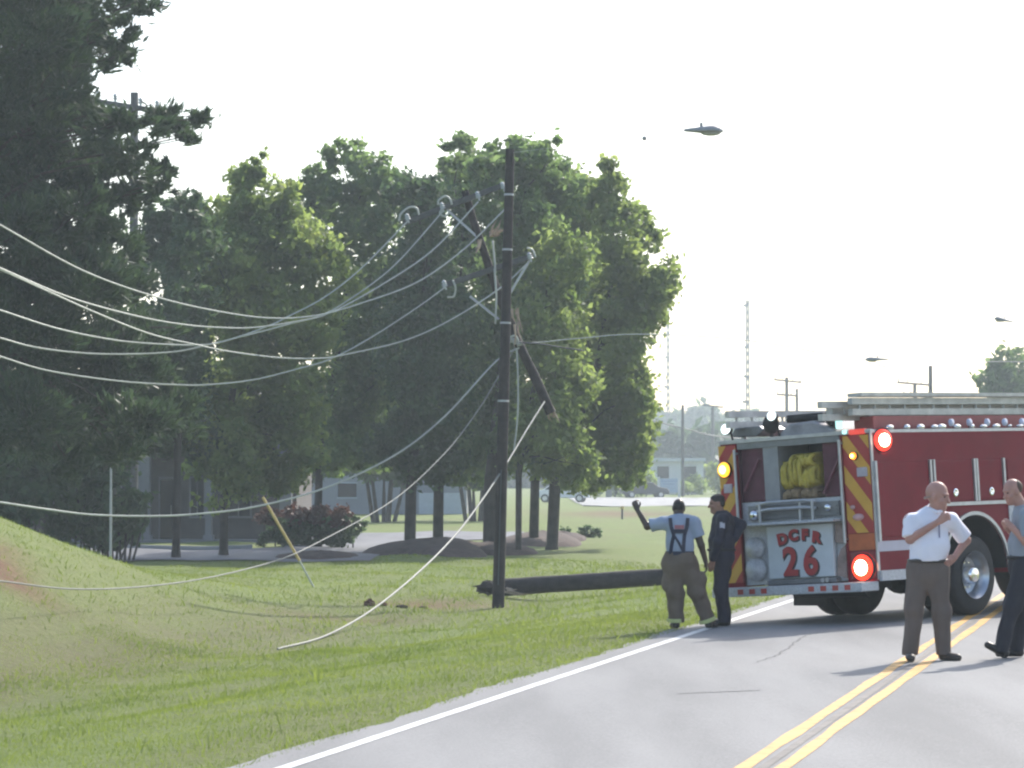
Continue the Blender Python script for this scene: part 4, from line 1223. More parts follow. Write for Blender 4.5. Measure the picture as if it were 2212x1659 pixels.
# chevron columns
def chevrons(x0, x1, z0, z1, dirn, y_, parent, pitch=.44, phase=0.):
    bR = MB(); bY = MB()
    bR.box(x0, x1, y_ - .012, y_ + .02, z0, z1)
    k = -6
    while k < 14:
        zc = z0 + k * pitch + phase
        wdt = x1 - x0; sl = 1.25 * wdt * dirn; th = pitch * .5
        poly = [(x0, zc), (x1, zc + sl), (x1, zc + sl + th), (x0, zc + th)]
        pl = clip_poly(poly, x0, x1, z0, z1)
        if len(pl) >= 3:
            bY.prism(pl, 'y', y_ - .016, y_ - .0125)
        k += 1
    r_ = tb(bR, 'chevron_panel', REDC, parent)
    bY.xf(TILT); bY.build('chevron_stripes', YELC, r_)
chevrons(-1.22, -.94, 1.22, 2.36, 1, YB - .01, truck, .44, .1)
chevrons(-1.22, -.94, .56, 1.19, 1, YB - .01, truck, .44, .25)
chevrons(.80, 1.2, 1.12, 2.36, -1, YB - .01, truck, .46, .18)
b = MB(); b.box(.80, 1.2, YB - .02, YB + .0, .90, 1.11); tb(b, 'orange_panel', mat('orange_reflector', (.42, .10, .03), .4, var=.15, scale=5))
b = MB(); b.box(.82, 1.2, YB - .025, YB + .0, .54, .89); tlp = tb(b, 'tail_light_panel', REDD, bevel=.01)
b = MB(); b.cyl((.77, YB - .06, 1.0), (.77, YB - .06, 2.32), .022, n=10); b.cyl((.77, YB - .06, 1.05), (.77, YB, 1.05), .016, n=8); b.cyl((.77, YB - .06, 2.28), (.77, YB, 2.28), .016, n=8); tb(b, 'grab_rail', ALU, smooth=True)
b = MB(); b.cyl((-.93, YB - .06, 1.3), (-.93, YB - .06, 2.3), .02, n=10); b.cyl((-.93, YB - .06, 1.35), (-.93, YB, 1.35), .016, n=8); b.cyl((-.93, YB - .06, 2.25), (-.93, YB, 2.25), .016, n=8); tb(b, 'grab_rail', ALU, smooth=True)
# corner trim
for x_ in (-1.222, 1.205):
    b = MB(); b.box(x_ - .002 if x_ < 0 else x_, x_ + .02, YB - .008, YB + .035, .52, 2.38); tb(b, 'corner_trim', ALU)
# lit lamps: bright bulb, with lens glow standing in for the bloom round it
def lit(name, c, axis, r, col, core, es, cs, rf=.58):
    b = MB(); axis = Vector(axis)
    b.rings(c, axis, [(0, r * 1.12), (.035, r * 1.12), (.04, r)], 22); hs_ = tb(b, name, BLACK)
    b = MB(); b.rings(c, axis, [(.036, r), (.055, r * .9), (.07, r * .6)], 22)
    b.xf(TILT); b.build('lens', mat('lit_lens_' + name + core, (.5, .05, .03), .3, emit=col, estr=es), hs_, smooth=True)
    b = MB(); b.rings(c, axis, [(.069, r * .61), (.085, r * .42), (.092, .001)], 20)
    b.xf(TILT); b.build('bulb', mat('lit_bulb_' + name + core, (.9, .8, .7), .3, emit={'r': (1, .72, .45), 'y': (1, .60, .08)}[core], estr=cs), hs_, smooth=True)
lit('tail_light', Vector((1.02, YB - .03, .68)), (0, -1, 0), .165, (1, .035, .01), 'r', 1.3, 9)
lit('warning_light', Vector((1.23, YB + .22, 2.28)), (1, -.35, 0), .14, (1, .03, .015), 'r', 1.3, 9)
lit('warning_light', Vector((-1.12, YB - .02, 2.05)), (0, -1, 0), .10, (1, .42, .02), 'y', 1.2, 5)
lit('marker_lamp', Vector((.98, YB - .02, 2.10)), (0, -1, 0), .048, (1, .30, .02), 'y', 1.0, 4)
b = MB(); b.box(1.0, 1.16, YB - .04, YB - .012, 1.83, 1.95); b.box(-1.16, -1.02, YB - .04, YB - .012, 1.74, 1.86); tb(b, 'clear_lens', mat('clear_lens', (.38, .36, .42), .2, spec=.6), bevel=.01)
b = MB(); b.ball((.98, YB - .03, 1.32), (.09, .03, .045)); b.ball((.9, YB - .03, 1.45), (.04, .02, .03)); tb(b, 'reflector', mat('pinkish_lens', (.5, .3, .3), .3), smooth=True)
# bumper
b = MB(); b.box(-1.2, 1.2, YB - .36, YB + .02, .38, .50); bump = tb(b, 'bumper', TREAD, bevel=.012)
b = MB()
for k in range(12):
    if k in (2, 3, 4, 8, 9, 10, 11): b.box(-1.15 + k * .19, -1.15 + k * .19 + .09, YB - .366, YB - .361, .41, .475)
b.xf(TILT); b.build('reflective_tape', mat('red_tape', (.42, .06, .05), .4), bump)
# sides: doors, trims, stripe, rub rail
def sideparts(s):
    X = 1.221 * s
    o = .008 * s
    def bb(b_, y0, y1, z0, z1, th=.012):
        b_.box(min(X, X + th * s), max(X, X + th * s), y0, y1, z0, z1)
    b_ = MB(); bb(b_, YB + .09, -.98, 1.05, 2.0); tb(b_, 'compartment_door', RED, bevel=.006)
    b_ = MB(); bb(b_, -.86, .03, 1.48, 2.0); tb(b_, 'compartment_door', RED, bevel=.006)
    b_ = MB(); bb(b_, .16, .72, 1.48, 2.0); tb(b_, 'compartment_door', RED, bevel=.006)
    b_ = MB(); bb(b_, .86, 1.85, .95, 2.0); tb(b_, 'compartment_door', RED, bevel=.006)
    b_ = MB()
    for y_ in (YB + .03, -.96, -.88, .05, .11, .75): b_.box(min(X, X + .03 * s), max(X, X + .03 * s), y_, y_ + .04, 1.0 if y_ < -.9 else 1.46, 2.02)
    tb(b_, 'door_trim', ALU)
    b_ = MB(); b_.box(min(X, X + .035 * s), max(X, X + .035 * s), -.87, .8, 1.41, 1.455); tb(b_, 'drip_rail', ALU)
    for y_, z_ in ((-1.5, 1.25), (-.40, 1.58), (.44, 1.58), (1.35, 1.2)):
        b_ = MB(); b_.rings((X + .012 * s, y_, z_), (s, 0, 0), [(0, .055), (.012, .055), (.016, .04), (.01, .001)], 14); b_.bar((X + .03 * s, y_ - .04, z_), (X + .03 * s, y_ + .04, z_), .015, .02); tb(b_, 'door_latch', CHROME)
    b_ = MB(); bb(b_, YB + .01, -.78, .87, 1.0, .006); bb(b_, 1.0, 1.95, .80, .93, .006); tb(b_, 'white_stripe', mat('reflective_white', (.46, .44, .5), .45, var=.05))
    b_ = MB(); b_.box(min(X, X + .05 * s), max(X, X + .05 * s), YB + .01, -.8, .5, .63); b_.box(min(X, X + .05 * s), max(X, X + .05 * s), .8, 1.95, .5, .63); tb(b_, 'rub_rail', TREAD)
    b_ = MB()
    for k in range(24):
        a0, a1 = math.pi - math.pi * k / 24, math.pi - math.pi * (k + 1) / 24
        p = [(.74 * math.cos(a0), .56 + .72 * math.sin(a0)), (.74 * math.cos(a1), .56 + .72 * math.sin(a1)), (.785 * math.cos(a1), .56 + .765 * math.sin(a1)), (.785 * math.cos(a0), .56 + .765 * math.sin(a0))]
        b_.prism(p, 'x', X, X + .03 * s)
    tb(b_, 'wheel_arch', ALU)
    b_ = MB(); bb(b_, .84, 1.93, .64, 1.38, .014); tb(b_, 'gray_panel', TREAD)
    b_ = MB(); b_.box(min(1.0 * s, X), max(1.0 * s, X), YB, 1.95, 2.381, 2.42); tb(b_, 'top_rail', ALU)
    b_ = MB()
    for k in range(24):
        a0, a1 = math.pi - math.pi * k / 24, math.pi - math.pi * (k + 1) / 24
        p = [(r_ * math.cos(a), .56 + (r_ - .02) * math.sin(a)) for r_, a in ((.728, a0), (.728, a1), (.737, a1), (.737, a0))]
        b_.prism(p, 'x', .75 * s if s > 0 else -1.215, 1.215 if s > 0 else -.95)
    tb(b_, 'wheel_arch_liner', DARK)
sideparts(1); sideparts(-1)
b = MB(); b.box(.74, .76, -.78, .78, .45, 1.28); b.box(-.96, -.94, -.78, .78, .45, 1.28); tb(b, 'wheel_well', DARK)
# running gear
b = MB(); b.box(-.45, -.33, -2.1, 6.2, .55, .8); b.box(.33, .45, -2.1, 6.2, .55, .8); b.box(-.7, .7, -2.0, -1.2, .42, .52); b.cyl((-1.0, 0, .53), (1.0, 0, .53), .09, n=12); b.ball((0, 0, .5), (.24, .24, .22)); b.cyl((-.6, -1.5, .5), (.6, -1.5, .5), .2, n=14)
tb(b, 'chassis', BLACK, tilt=False)
b = MB()
for s in (-1, 1): b.box(min(s * .62, s * 1.2), max(s * .62, s * 1.2), -.80, -.775, .16, .9)
tb(b, 'mud_flap', BLACK, tilt=False)
RT = .53
def wheel(x_, y_, s, dual=True):
    prof = lambda w_: [(-w_ / 2, .30), (-w_ / 2, RT - .06), (-w_ / 2 + .035, RT - .012), (-w_ / 2 + .07, RT), (w_ / 2 - .07, RT), (w_ / 2 - .035, RT - .012), (w_ / 2, RT - .06), (w_ / 2, .30)]
    b = MB()
    for xx in ((x_, x_ - s * .33) if dual else (x_,)): b.rings((xx, y_, RT), (1, 0, 0), prof(.29), 40)
    wh = b.build('wheel', BLACK, truck, smooth=True)
    b = MB()
    xo = x_ + s * .145
    if dual:
        pr = [(.02, .315), (.0, .30), (-.03, .27), (-.14, .245), (-.17, .16), (-.16, .12)]
    else:
        pr = [(.02, .315), (.0, .30), (-.03, .27), (.03, .2), (.06, .14)]
    b.rings((xo, y_, RT), (s, 0, 0), pr, 32); b.build('rim', RIMM, wh, smooth=True)
    b = MB(); b.rings((xo - s * (.16 if dual else -.05), y_, RT), (s, 0, 0), [(0, .125), (.14, .115), (.17, .09), (.18, .001)], 20)
    for k in range(10):
        a = 2 * math.pi * k / 10
        p = Vector((xo - s * (.17 if dual else -.03), y_ + .17 * math.cos(a), RT + .17 * math.sin(a))); b.cyl(p, p + Vector((s * .05, 0, 0)), .016, n=6)
    b.build('hub', CHROME, wh, smooth=True)
for s in (-1, 1):
    wheel(s * 1.04, 0, s); wheel(s * 1.05, 4.5, s, False)
# roof gear
b = MB(); b.prism([(-.35, 2.36), (.66, 2.36), (.6, 2.47), (.28, 2.6), (-.1, 2.58), (-.28, 2.46)], 'y', YB + .05, YB + 1.1); tb(b, 'roof_cover', mat('grey_tarp', (.28, .27, .28), .7, var=.2, scale=5, bump=.5), bevel=.03)
b = MB(); b.box(-1.2, 1.2, YB - .02, YB + .1, 2.385, 2.43); tb(b, 'rear_header', ALU)
def ladder(x_, y0, y1, z_, wd_, nm, m_, vert=True):
    b = MB()
    for dz in (0, wd_):
        b.box(x_ - .035, x_ + .035, y0, y1, z_ + dz - .042, z_ + dz + .042)
    y = y0 + .2
    while y < y1:
        b.cyl((x_, y, z_), (x_, y, z_ + wd_), .018, n=8); y += .33
    return tb(b, nm, m_)
LADM = mat('ladder_alu', (.46, .45, .42), .5, .35, var=.15, scale=4)
ladder(1.02, YB - .12, 4.4, 2.655, .14, 'ladder', LADM)
ladder(.86, YB - .55, 4.0, 2.60, .16, 'ladder', LADM)
ladder(-.98, YB - .10, 4.2, 2.63, .14, 'ladder', LADM)
b = MB()
b.box(.90, 1.12, YB + .0, 4.0, 2.853, 2.90); b.box(.70, .80, YB - .2, 3.9, 2.58, 2.76); tb(b, 'ladder_rack_rail', LADM)
b = MB(); b.box(.80, 1.10, YB + .25, 1.9, 2.43, 2.60); tb(b, 'ladder_rack_red_beam', mat('dull_red', (.28, .05, .05), .5, var=.1))
for y_ in (-1.9, -.6, .5, 1.7):
    for s in (-1, 1):
        b = MB(); b.bar((s * 1.05, y_, 2.4), (s * 1.0, y_, 2.62), .05, .05); tb(b, 'rack_post', ALU)
b = MB()
for k in range(12):
    y_ = -1.7 + k * .3
    b.ball((1.19, y_ + rgh.uniform(-.08, .08), 2.45), (.04, rgh.uniform(.04, .11), rgh.uniform(.02, .04)))
tb(b, 'roof_fitting', CHROME, smooth=True)
b = MB()
for k in range(5):
    y_ = -.35 + k * .42
    b.rings((1.19, y_, 2.5), (1, 0, 0), [(0, .05), (.03, .05), (.03, .001)], 10)
tb(b, 'hose_coupling', mat('pale_blue_fitting', (.5, .54, .7), .3), smooth=True)
b = MB()
for (x_, y_, z_) in ((.55, -2.05, 2.62), (-.42, -2.1, 2.60)): b.ball((x_, y_, z_), (.11, .12, .13)); b.cyl((x_, y_, 2.38), (x_, y_, z_), .025, n=8)
b.box(-.2, .35, -2.05, -1.9, 2.6, 2.7)
tb(b, 'work_lamp_housing', BLACK, smooth=True)
def worklamp(c, r, m_, stalk=True):
    c = Vector(c)
    b = MB(); b.rings(c, (.15, -1, .2), [(-.1, .02), (-.08, r * .7), (0, r), (.02, r)], 16); b.cyl(c + Vector((.03, .05, -.02)), Vector((c.x + .06, c.y + .06, 2.36)), .014, n=8); h_ = tb(b, 'work_lamp', BLACK, smooth=True)
    b = MB(); b.rings(c, (.15, -1, .2), [(.021, r * .96), (.035, r * .6), (.04, .001)], 16); b.xf(TILT); b.build('glass', m_, h_, smooth=True)
LENSW = mat('lit_white_lens', (.8, .85, .85), .1, emit=(.85, 1, 1), estr=.8, spec=.8)
worklamp((-1.1, YB + .02, 2.58), .075, LENSW); worklamp((-.30, YB - .02, 2.70), .07, LENSW); 
b = MB(); b.box(.70, .79, YB - .03, YB + .03, 2.46, 2.60); b.box(.8, .87, YB - .04, YB + .03, 2.385, 2.44); tb(b, 'cyan_light', mat('lit_cyan_lens', (.5, .8, .8), .2, emit=(.5, .95, .9), estr=.55), bevel=.02)
b = MB(); b.box(.9, 1.15, YB - .03, YB + .05, 2.37, 2.44); tb(b, 'red_light_bar', mat('red_bar_lens', (.6, .06, .05), .3, emit=(1, .08, .05), estr=.25), bevel=.015)
b = MB(); b.prism([(-1.2, 2.48), (-.75, 2.46), (-.62, 2.54), (-.7, 2.6), (-1.1, 2.6)], 'y', YB + .2, YB + .7); tb(b, 'ladder_end_bracket', mat('dark_alu', (.2, .2, .2)), bevel=.02)
# pump panel and cab ahead (outside the picture)
b = MB(); b.box(-1.2, 1.2, 1.96, 2.75, .5, 2.35); tb(b, 'pump_panel', TREAD)
b = MB(); b.prism([(2.8, .55), (2.8, 2.75), (3.1, 2.85), (5.6, 2.8), (6.0, 2.55), (6.15, 1.6), (6.3, 1.4), (6.3, .55), (5.05, .55)] + [(4.5 + .6 * math.cos(a), .55 + .55 * math.sin(a)) for a in np.linspace(.01, math.pi - .01, 12)], 'x', -1.22, 1.22); tb(b, 'cab', RED, bevel=.03)
for s in (-1, 1):
    for (y0, y1) in ((3.05, 4.2), (4.75, 5.75)):
        b = MB(); b.box(min(s * 1.221, s * 1.235), max(s * 1.221, s * 1.235), y0, y1, 1.75, 2.5); tb(b, 'cab_window', DARKG)
b = MB(); b.obox((0, 6.09, 2.1), (1.1, 0, 0), (0, -.075, .42), (0, .012, .002)); tb(b, 'windscreen', DARKG)
b = MB(); b.box(-.7, .7, 4.6, 5.0, 2.83, 3.0); tb(b, 'light_bar', mat('red_bar_lens', (.6, .06, .05)), bevel=.03)
b = MB(); b.box(-1.22, 1.22, 6.31, 6.75, .45, .75); tb(b, 'front_bumper', CHROME, bevel=.03)

#SECTION people
# ------------------------------------------------------------------ people
def smin(a, b, k):
    h = np.clip(.5 + .5 * (b - a) / k, 0, 1)
    return b + (a - b) * h - k * h * (1 - h)
class Body:
    """a figure's surface as a smooth union of tapered limbs, meshed by surface nets"""
    def __init__(s, res=.008):
        s.p = []; s.cuts = []; s.res = res
    def rc(s, a, b, ra, rb, k=.03, flat=1., fdir=(0, 1, 0), end=None):
        s.p.append(('rc', np.array(a, float), np.array(b, float), ra, rb, k, flat, np.array(fdir, float) / np.linalg.norm(fdir), end)); return s
    def el(s, c, r, k=.03, frame=None):
        s.p.append(('el', np.array(c, float), np.array(r, float), k, frame)); return s
    def cut(s, pt, nrm_, zone=None):
        """remove what lies on the +normal side of the plane (within a ball zone)"""
        s.cuts.append((np.array(pt, float), np.array(nrm_, float) / np.linalg.norm(nrm_), zone)); return s
    def mesh(s, name, noise=0., seed=0):
        lo = np.full(3, 1e9); hi = -lo
        for q in s.p:
            if q[0] == 'rc':
                r = max(q[3], q[4]) + .04
                lo = np.minimum(lo, np.minimum(q[1], q[2]) - r); hi = np.maximum(hi, np.maximum(q[1], q[2]) + r)
            else:
                r = max(q[2]) + .04
                lo = np.minimum(lo, q[1] - r); hi = np.maximum(hi, q[1] + r)
        h = s.res
        n = np.ceil((hi - lo) / h).astype(int) + 2
        ax = [lo[i] + h * np.arange(n[i]) for i in range(3)]
        D = np.full(n, 1.0, np.float32)
        for q in s.p:
            if q[0] == 'rc': r = max(q[3], q[4]) + .07; a0 = np.minimum(q[1], q[2]) - r; a1 = np.maximum(q[1], q[2]) + r
            else: r = max(q[2]) + .07; a0 = q[1] - r; a1 = q[1] + r
            i0 = np.maximum(((a0 - lo) / h).astype(int), 0); i1 = np.minimum(((a1 - lo) / h).astype(int) + 2, n)
            sl = tuple(slice(i0[i], i1[i]) for i in range(3))
            Pp = np.stack(np.meshgrid(*[ax[i][sl[i]] for i in range(3)], indexing='ij'), -1)
            if q[0] == 'rc':
                _, a, b, ra, rb, k, fl, fd, end = q
                w_ = Pp - a
                ba = b - a
                L2 = ba @ ba
                t_ = np.clip((w_ @ ba) / max(L2, 1e-9), 0, 1)
                dv = w_ - t_[..., None] * ba
                if fl != 1.:
                    dv = dv + (dv @ fd)[..., None] * fd * (1 / fl - 1)
                dd = np.linalg.norm(dv, axis=-1) - (ra + (rb - ra) * t_)
                if end is not None:
                    dd = np.maximum(dd, ((w_ @ ba) / math.sqrt(L2) - end * math.sqrt(L2)))
            else:
                _, c, r, k, fr = q
                w_ = Pp - c
                if fr is not None: w_ = w_ @ fr.T
                k0 = np.linalg.norm(w_ / r, axis=-1); k1 = np.linalg.norm(w_ / r ** 2, axis=-1) + 1e-9
                dd = k0 * (k0 - 1) / k1
            D[sl] = smin(D[sl], dd.astype(np.float32), k)
        if noise:
            g = np.random.default_rng(seed)
            X, Y, Z = np.meshgrid(*ax, indexing='ij')
            nn = np.zeros(n, np.float32)
            for f_, a_ in ((14, 1.), (27, .6), (45, .35)):
                for _ in range(3):
                    v = g.standard_normal(3) * f_ * np.array([1, 1, .6]); nn += a_ * np.sin(X * v[0] + Y * v[1] + Z * v[2] + g.uniform(0, 6.3)).astype(np.float32)
            D += nn * noise / 2
        if s.cuts:
            X, Y, Z = np.meshgrid(*ax, indexing='ij')
            for pt, nm_, zone in s.cuts:
                pl = (X - pt[0]) * nm_[0] + (Y - pt[1]) * nm_[1] + (Z - pt[2]) * nm_[2]
                if zone is not None:
                    ins = (X - pt[0]) ** 2 + (Y - pt[1]) ** 2 + (Z - pt[2]) ** 2 < zone ** 2
                    D = np.where(ins, np.maximum(D, pl), D)
                else:
                    D = np.maximum(D, pl)
        # surface nets
        sg = D < 0
        c8 = [sg[i:n[0] - 1 + i, j:n[1] - 1 + j, k:n[2] - 1 + k] for i in (0, 1) for j in (0, 1) for k in (0, 1)]
        cnt = sum(c.astype(np.int8) for c in c8)
        act = (cnt > 0) & (cnt < 8)
        idx = np.full(act.shape, -1, np.int64); ii = np.argwhere(act); idx[act] = np.arange(len(ii))
        acc = np.zeros((len(ii), 3)); num = np.zeros(len(ii))
        cor = [np.array((i, j, k)) for i in (0, 1) for j in (0, 1) for k in (0, 1)]
        vals = [D[ii[:, 0] + c[0], ii[:, 1] + c[1], ii[:, 2] + c[2]] for c in cor]
        for a in range(8):
            for b in range(a + 1, 8):
                if np.abs(cor[a] - cor[b]).sum() == 1:
                    m_ = (vals[a] < 0) != (vals[b] < 0)
                    t_ = np.where(m_, vals[a] / (vals[a] - vals[b] + 1e-12), 0)
                    acc += np.where(m_[:, None], cor[a] + t_[:, None] * (cor[b] - cor[a]), 0); num += m_
        V = lo + (ii + acc / num[:, None]) * h
        quads = []
        for a in range(3):
            o = [1, 1, 1]; o[a] = 0
            s0 = [slice(1, n[i] - 1) for i in range(3)]; s0[a] = slice(0, n[a] - 1)
            s1 = list(s0); s1[a] = slice(1, n[a])
            A, B = sg[tuple(s0)], sg[tuple(s1)]
            for flip, m_ in ((False, A & ~B), (True, B & ~A)):
                e = np.argwhere(m_)
                if not len(e): continue
                e = e + np.array([sl_.start for sl_ in s0])
                u, v = [(1, 2), (2, 0), (0, 1)][a]
                def cell(du, dv):
                    c = e.copy(); c[:, u] -= du; c[:, v] -= dv
                    return idx[c[:, 0], c[:, 1], c[:, 2]]
                q = np.stack([cell(1, 1), cell(0, 1), cell(0, 0), cell(1, 0)], -1)
                quads.append(q[:, ::-1] if flip else q)
        Q = np.concatenate(quads)
        Q = Q[(Q >= 0).all(1)]
        return fast_mesh(name, V, Q, 4)
    def build(s, name, m, parent, noise=0., seed=0):
        return link(name, s.mesh(name, noise, seed), m, parent, smooth=True)

def frame(fwd, up=(0, 0, 1)):
    f = Vector(fwd).normalized(); u = Vector(up); u = (u - f * u.dot(f)).normalized(); r = f.cross(u)
    return np.array([list(r), list(f), list(u)])       # rows: right, forward, up
def head(B, c, fr, sc=1.):
    """skull, jaw, nose, ears, brow about centre c; fr rows right/forward/up"""
    c = np.array(c, float)
    def q(r, f, u): return c + (fr[0] * r + fr[1] * f + fr[2] * u) * sc
    B.el(q(0, -.012, .03), np.array((.074, .094, .092)) * sc, .02, fr)
    B.el(q(0, .025, -.045), np.array((.058, .066, .078)) * sc, .03, fr)
    B.rc(q(0, .07, -.095), q(0, .05, -.1), .024 * sc, .03 * sc, .03)
    B.rc(q(0, .082, .012), q(0, .108, -.03), .010 * sc, .015 * sc, .012)
    for s in (-1, 1):
        B.el(q(s * .076, -.01, -.01), np.array((.012, .022, .034)) * sc, .008, fr)
        B.rc(q(s * .012, .083, .028), q(s * .045, .07, .03), .011 * sc, .009 * sc, .014)
        B.el(q(s * .04, .055, -.035), np.array((.022, .022, .02)) * sc, .02, fr)
    B.rc(q(-.02, .083, -.062), q(.02, .083, -.062), .008 * sc, .008 * sc, .008)
    B.rc(q(-.016, .08, -.075), q(.016, .08, -.075), .009 * sc, .009 * sc, .008)
    return q
def hand(B, wrist, d, palm_n, side, curl=.5, sc=1., thumb_open=.5):
    """palm and five fingers; d = wrist->knuckles, palm_n = out of the palm, side = towards the thumb"""
    w_ = np.array(wrist, float); d = np.array(Vector(d).normalized()); n_ = np.array(Vector(palm_n).normalized()); t_ = np.array(Vector(side).normalized())
    k_ = w_ + d * .085 * sc
    B.rc(w_, w_ + d * .03, .026 * sc, .03 * sc, .02, .7, n_)
    B.rc(w_ + d * .03 + t_ * .012, k_ + t_ * .02, .027 * sc, .023 * sc, .015, .62, n_)
    B.rc(w_ + d * .03 - t_ * .012, k_ - t_ * .02, .026 * sc, .021 * sc, .015, .62, n_)
    for off, L_ in ((.030, .072), (.010, .082), (-.010, .076), (-.029, .06)):
        p = k_ + t_ * off * sc
        a1, a2, a3 = curl * .6, curl * 1.5, curl * 2.2
        for ang, f_ in ((a1, .45), (a2, .32), (a3, .23)):
            e = p + (d * math.cos(ang) + n_ * math.sin(ang)) * L_ * f_ * sc
            B.rc(p, e, .0098 * sc, .0088 * sc, .004); p = e
    p = w_ + d * .025 + t_ * .03
    e = p + (t_ * thumb_open + d * .7 + n_ * .35) * .045 * sc
    B.rc(p, e, .014 * sc, .012 * sc, .012)
    B.rc(e, e + (d * .8 + n_ * .3 + t_ * .2 * thumb_open) * .032 * sc, .0115 * sc, .0095 * sc, .005)
def shoe(B, heel, toe, r=.045):
    heel = np.array(heel, float); toe = np.array(toe, float)
    B.rc(heel + (0, 0, .042), toe + (0, 0, .036), .043, .038, .02)
    B.rc(heel + (toe - heel) * .45 + (0, 0, .045), toe + (0, 0, .035), .05, .042, .02, .8, (0, 0, 1))
    B.rc(heel + (0, 0, .05), heel + (0, 0, .11), .044, .046, .02)
    return B
def eyes(parent, q, sc=1.):
    b = MB()
    for s in (-1, 1):
        b.ball(Vector(q(s * .033, .074, .008)), (.011, .011, .008), 8, 6)
    return b.build('eye', mat('eye', (.05, .04, .035), .2), parent, smooth=True)
SK_L = mat('light_skin', (.44, .235, .185), .5, var=.1, scale=9, spec=.35)
SK_D = mat('dark_skin', (.055, .033, .024), .38, var=.15, scale=9, spec=.5)
SK_M = mat('tan_skin', (.30, .16, .11), .5, var=.1, scale=9)
SHOE_K = mat('black_leather', (.02, .018, .017), .4, var=.1)

# --- man in the white polo shirt
def person_white():
    q0 = G(2003, 1430); q0 = Vector((q0.x, 32.45, 0)); q0.x = (2003 - CX) / F * 32.45
    a_, b_ = tu(q0.x, q0.y); q0.z = float(road_z(a_, b_)) + .004
    t = thing('person', 'bald man in white polo shirt and grey-brown trousers, hand to his chest', 'person', q0)
    fr = frame((.9, -.42, -.18), (.08, -.04, 1))
    hc = (.095, -.03, 1.645)
    B = Body(.0065)
    q = head(B, hc, fr, 1.2)
    B.rc((.075, .0, 1.46), (.088, -.01, 1.58), .062, .058, .03)
    B.rc((.03, 0, 1.38), (.02, 0, 1.12), .155, .16, .05, .66)
    B.rc((.01, 0, 1.05), (0, 0, .95), .165, .17, .05, .66)
    shR, shL = (-.165, .01, 1.40), (.235, -.01, 1.40)
    B.rc(shR, shL, .07, .07, .05)
    elR, haR = (-.185, -.06, 1.215), (.085, -.22, 1.395)
    B.rc(shR, elR, .058, .046, .03); B.rc(elR, haR, .045, .030, .02)
    d = np.array(haR) - np.array(elR); d /= np.linalg.norm(d)
    hand(B, haR, d, (.2, .8, -.3), (-.3, -.1, .9), .75)
    elL, haL = (.40, .10, 1.20), (.265, -.03, 1.035)
    B.rc(shL, elL, .058, .046, .03); B.rc(elL, haL, .045, .030, .02)
    d = np.array(haL) - np.array(elL)
    hand(B, haL, (-.55, -.5, -.45), (-.3, .9, -.2), (-.2, -.4, .8), .5)
    hipR, hipL = (-.105, 0, .92), (.10, 0, .92)
    knR, knL = (-.145, -.015, .50), (.13, -.015, .50)
    anR, anL = (-.175, .02, .09), (.155, .02, .09)
    for h_, k_, a__ in ((hipR, knR, anR), (hipL, knL, anL)):
        B.rc(h_, k_, .085, .058, .03); B.rc(k_, a__, .056, .04, .03)
    body = B.build('body', SK_L, t)
    eyes(t, q)
    # sparse fringe of hair round the back of the bald head
    Hh = Body(.006); 
    for s in (-1, 1): Hh.rc(q(s * .074, -.035, -.01), q(s * .045, -.088, -.03), .008, .010, .02)
    Hh.rc(q(-.045, -.088, -.03), q(.045, -.088, -.03), .012, .012, .02); Hh.build('hair', mat('grey_hair', (.34, .24, .20), .7), t)
    S = Body(.0075)
    S.rc((.035, 0, 1.375), (.02, 0, 1.14), .178, .188, .06, .68); S.rc((.02, 0, 1.14), (.005, 0, 1.0), .188, .195, .06, .7)
    S.el((.03, -.07, 1.12), (.15, .10, .14), .05)
    S.rc(np.array(shR) + (.015, 0, -.012), np.array(shL) + (-.015, 0, -.012), .078, .078, .06)
    S.rc((.07, 0, 1.46), (.078, -.005, 1.515), .085, .08, .03)
    c1 = np.array(shR) + (np.array(elR) - np.array(shR)) * .93
    S.rc(shR, c1, .078, .082, .04, end=1.)
    c2 = np.array(shL) + (np.array(elL) - np.array(shL)) * .88
    S.rc(shL, c2, .078, .080, .04, end=1.)
    S.cut((0, 0, .995), (0, 0, -1)); S.cut((.08, -.03, 1.525), (.2, -.25, 1), .16)
    sh = S.build('shirt', mat('white_polo', (.80, .79, .86), .8, var=.04, scale=5, bump=.1), t, .007, 3)
    Cl = Body(.006); Cl.rc((.022, -.05, 1.515), (.085, -.11, 1.485), .018, .016, .01); Cl.rc((.085, -.11, 1.485), (.135, -.06, 1.50), .016, .018, .01); Cl.rc((.135, -.05, 1.51), (.13, .05, 1.545), .018, .018, .01); Cl.rc((.02, -.04, 1.52), (.03, .06, 1.55), .018, .018, .01); Cl.rc((.03, .06, 1.55), (.13, .05, 1.545), .018, .018, .01)
    Cl.build('collar', mat('white_polo', (.80, .79, .86)), sh)
    T_ = Body(.0075)
    T_.rc((0, 0, .99), (0, 0, .90), .176, .188, .05, .68)
    for h_, k_, a__ in ((hipR, knR, anR), (hipL, knL, anL)):
        T_.rc(h_, k_, .112, .088, .05); T_.rc(k_, np.array(a__) - (0, 0, .03), .086, .076, .04); 
    T_.cut((0, 0, 1.02), (0, 0, 1)); T_.cut((0, 0, .055), (0, 0, -1))
    T_.build('trousers', mat('taupe_cloth', (.135, .105, .09), .85, var=.08, scale=4, bump=.1), t, .009, 4)
    b = MB(); b.tube([(.19 * math.cos(a) + .0, .13 * math.sin(a), 1.0) for a in np.linspace(0, 2 * math.pi, 25)], .02, 6, caps=False); b.build('belt', mat('brown_belt', (.05, .04, .035), .5), t)
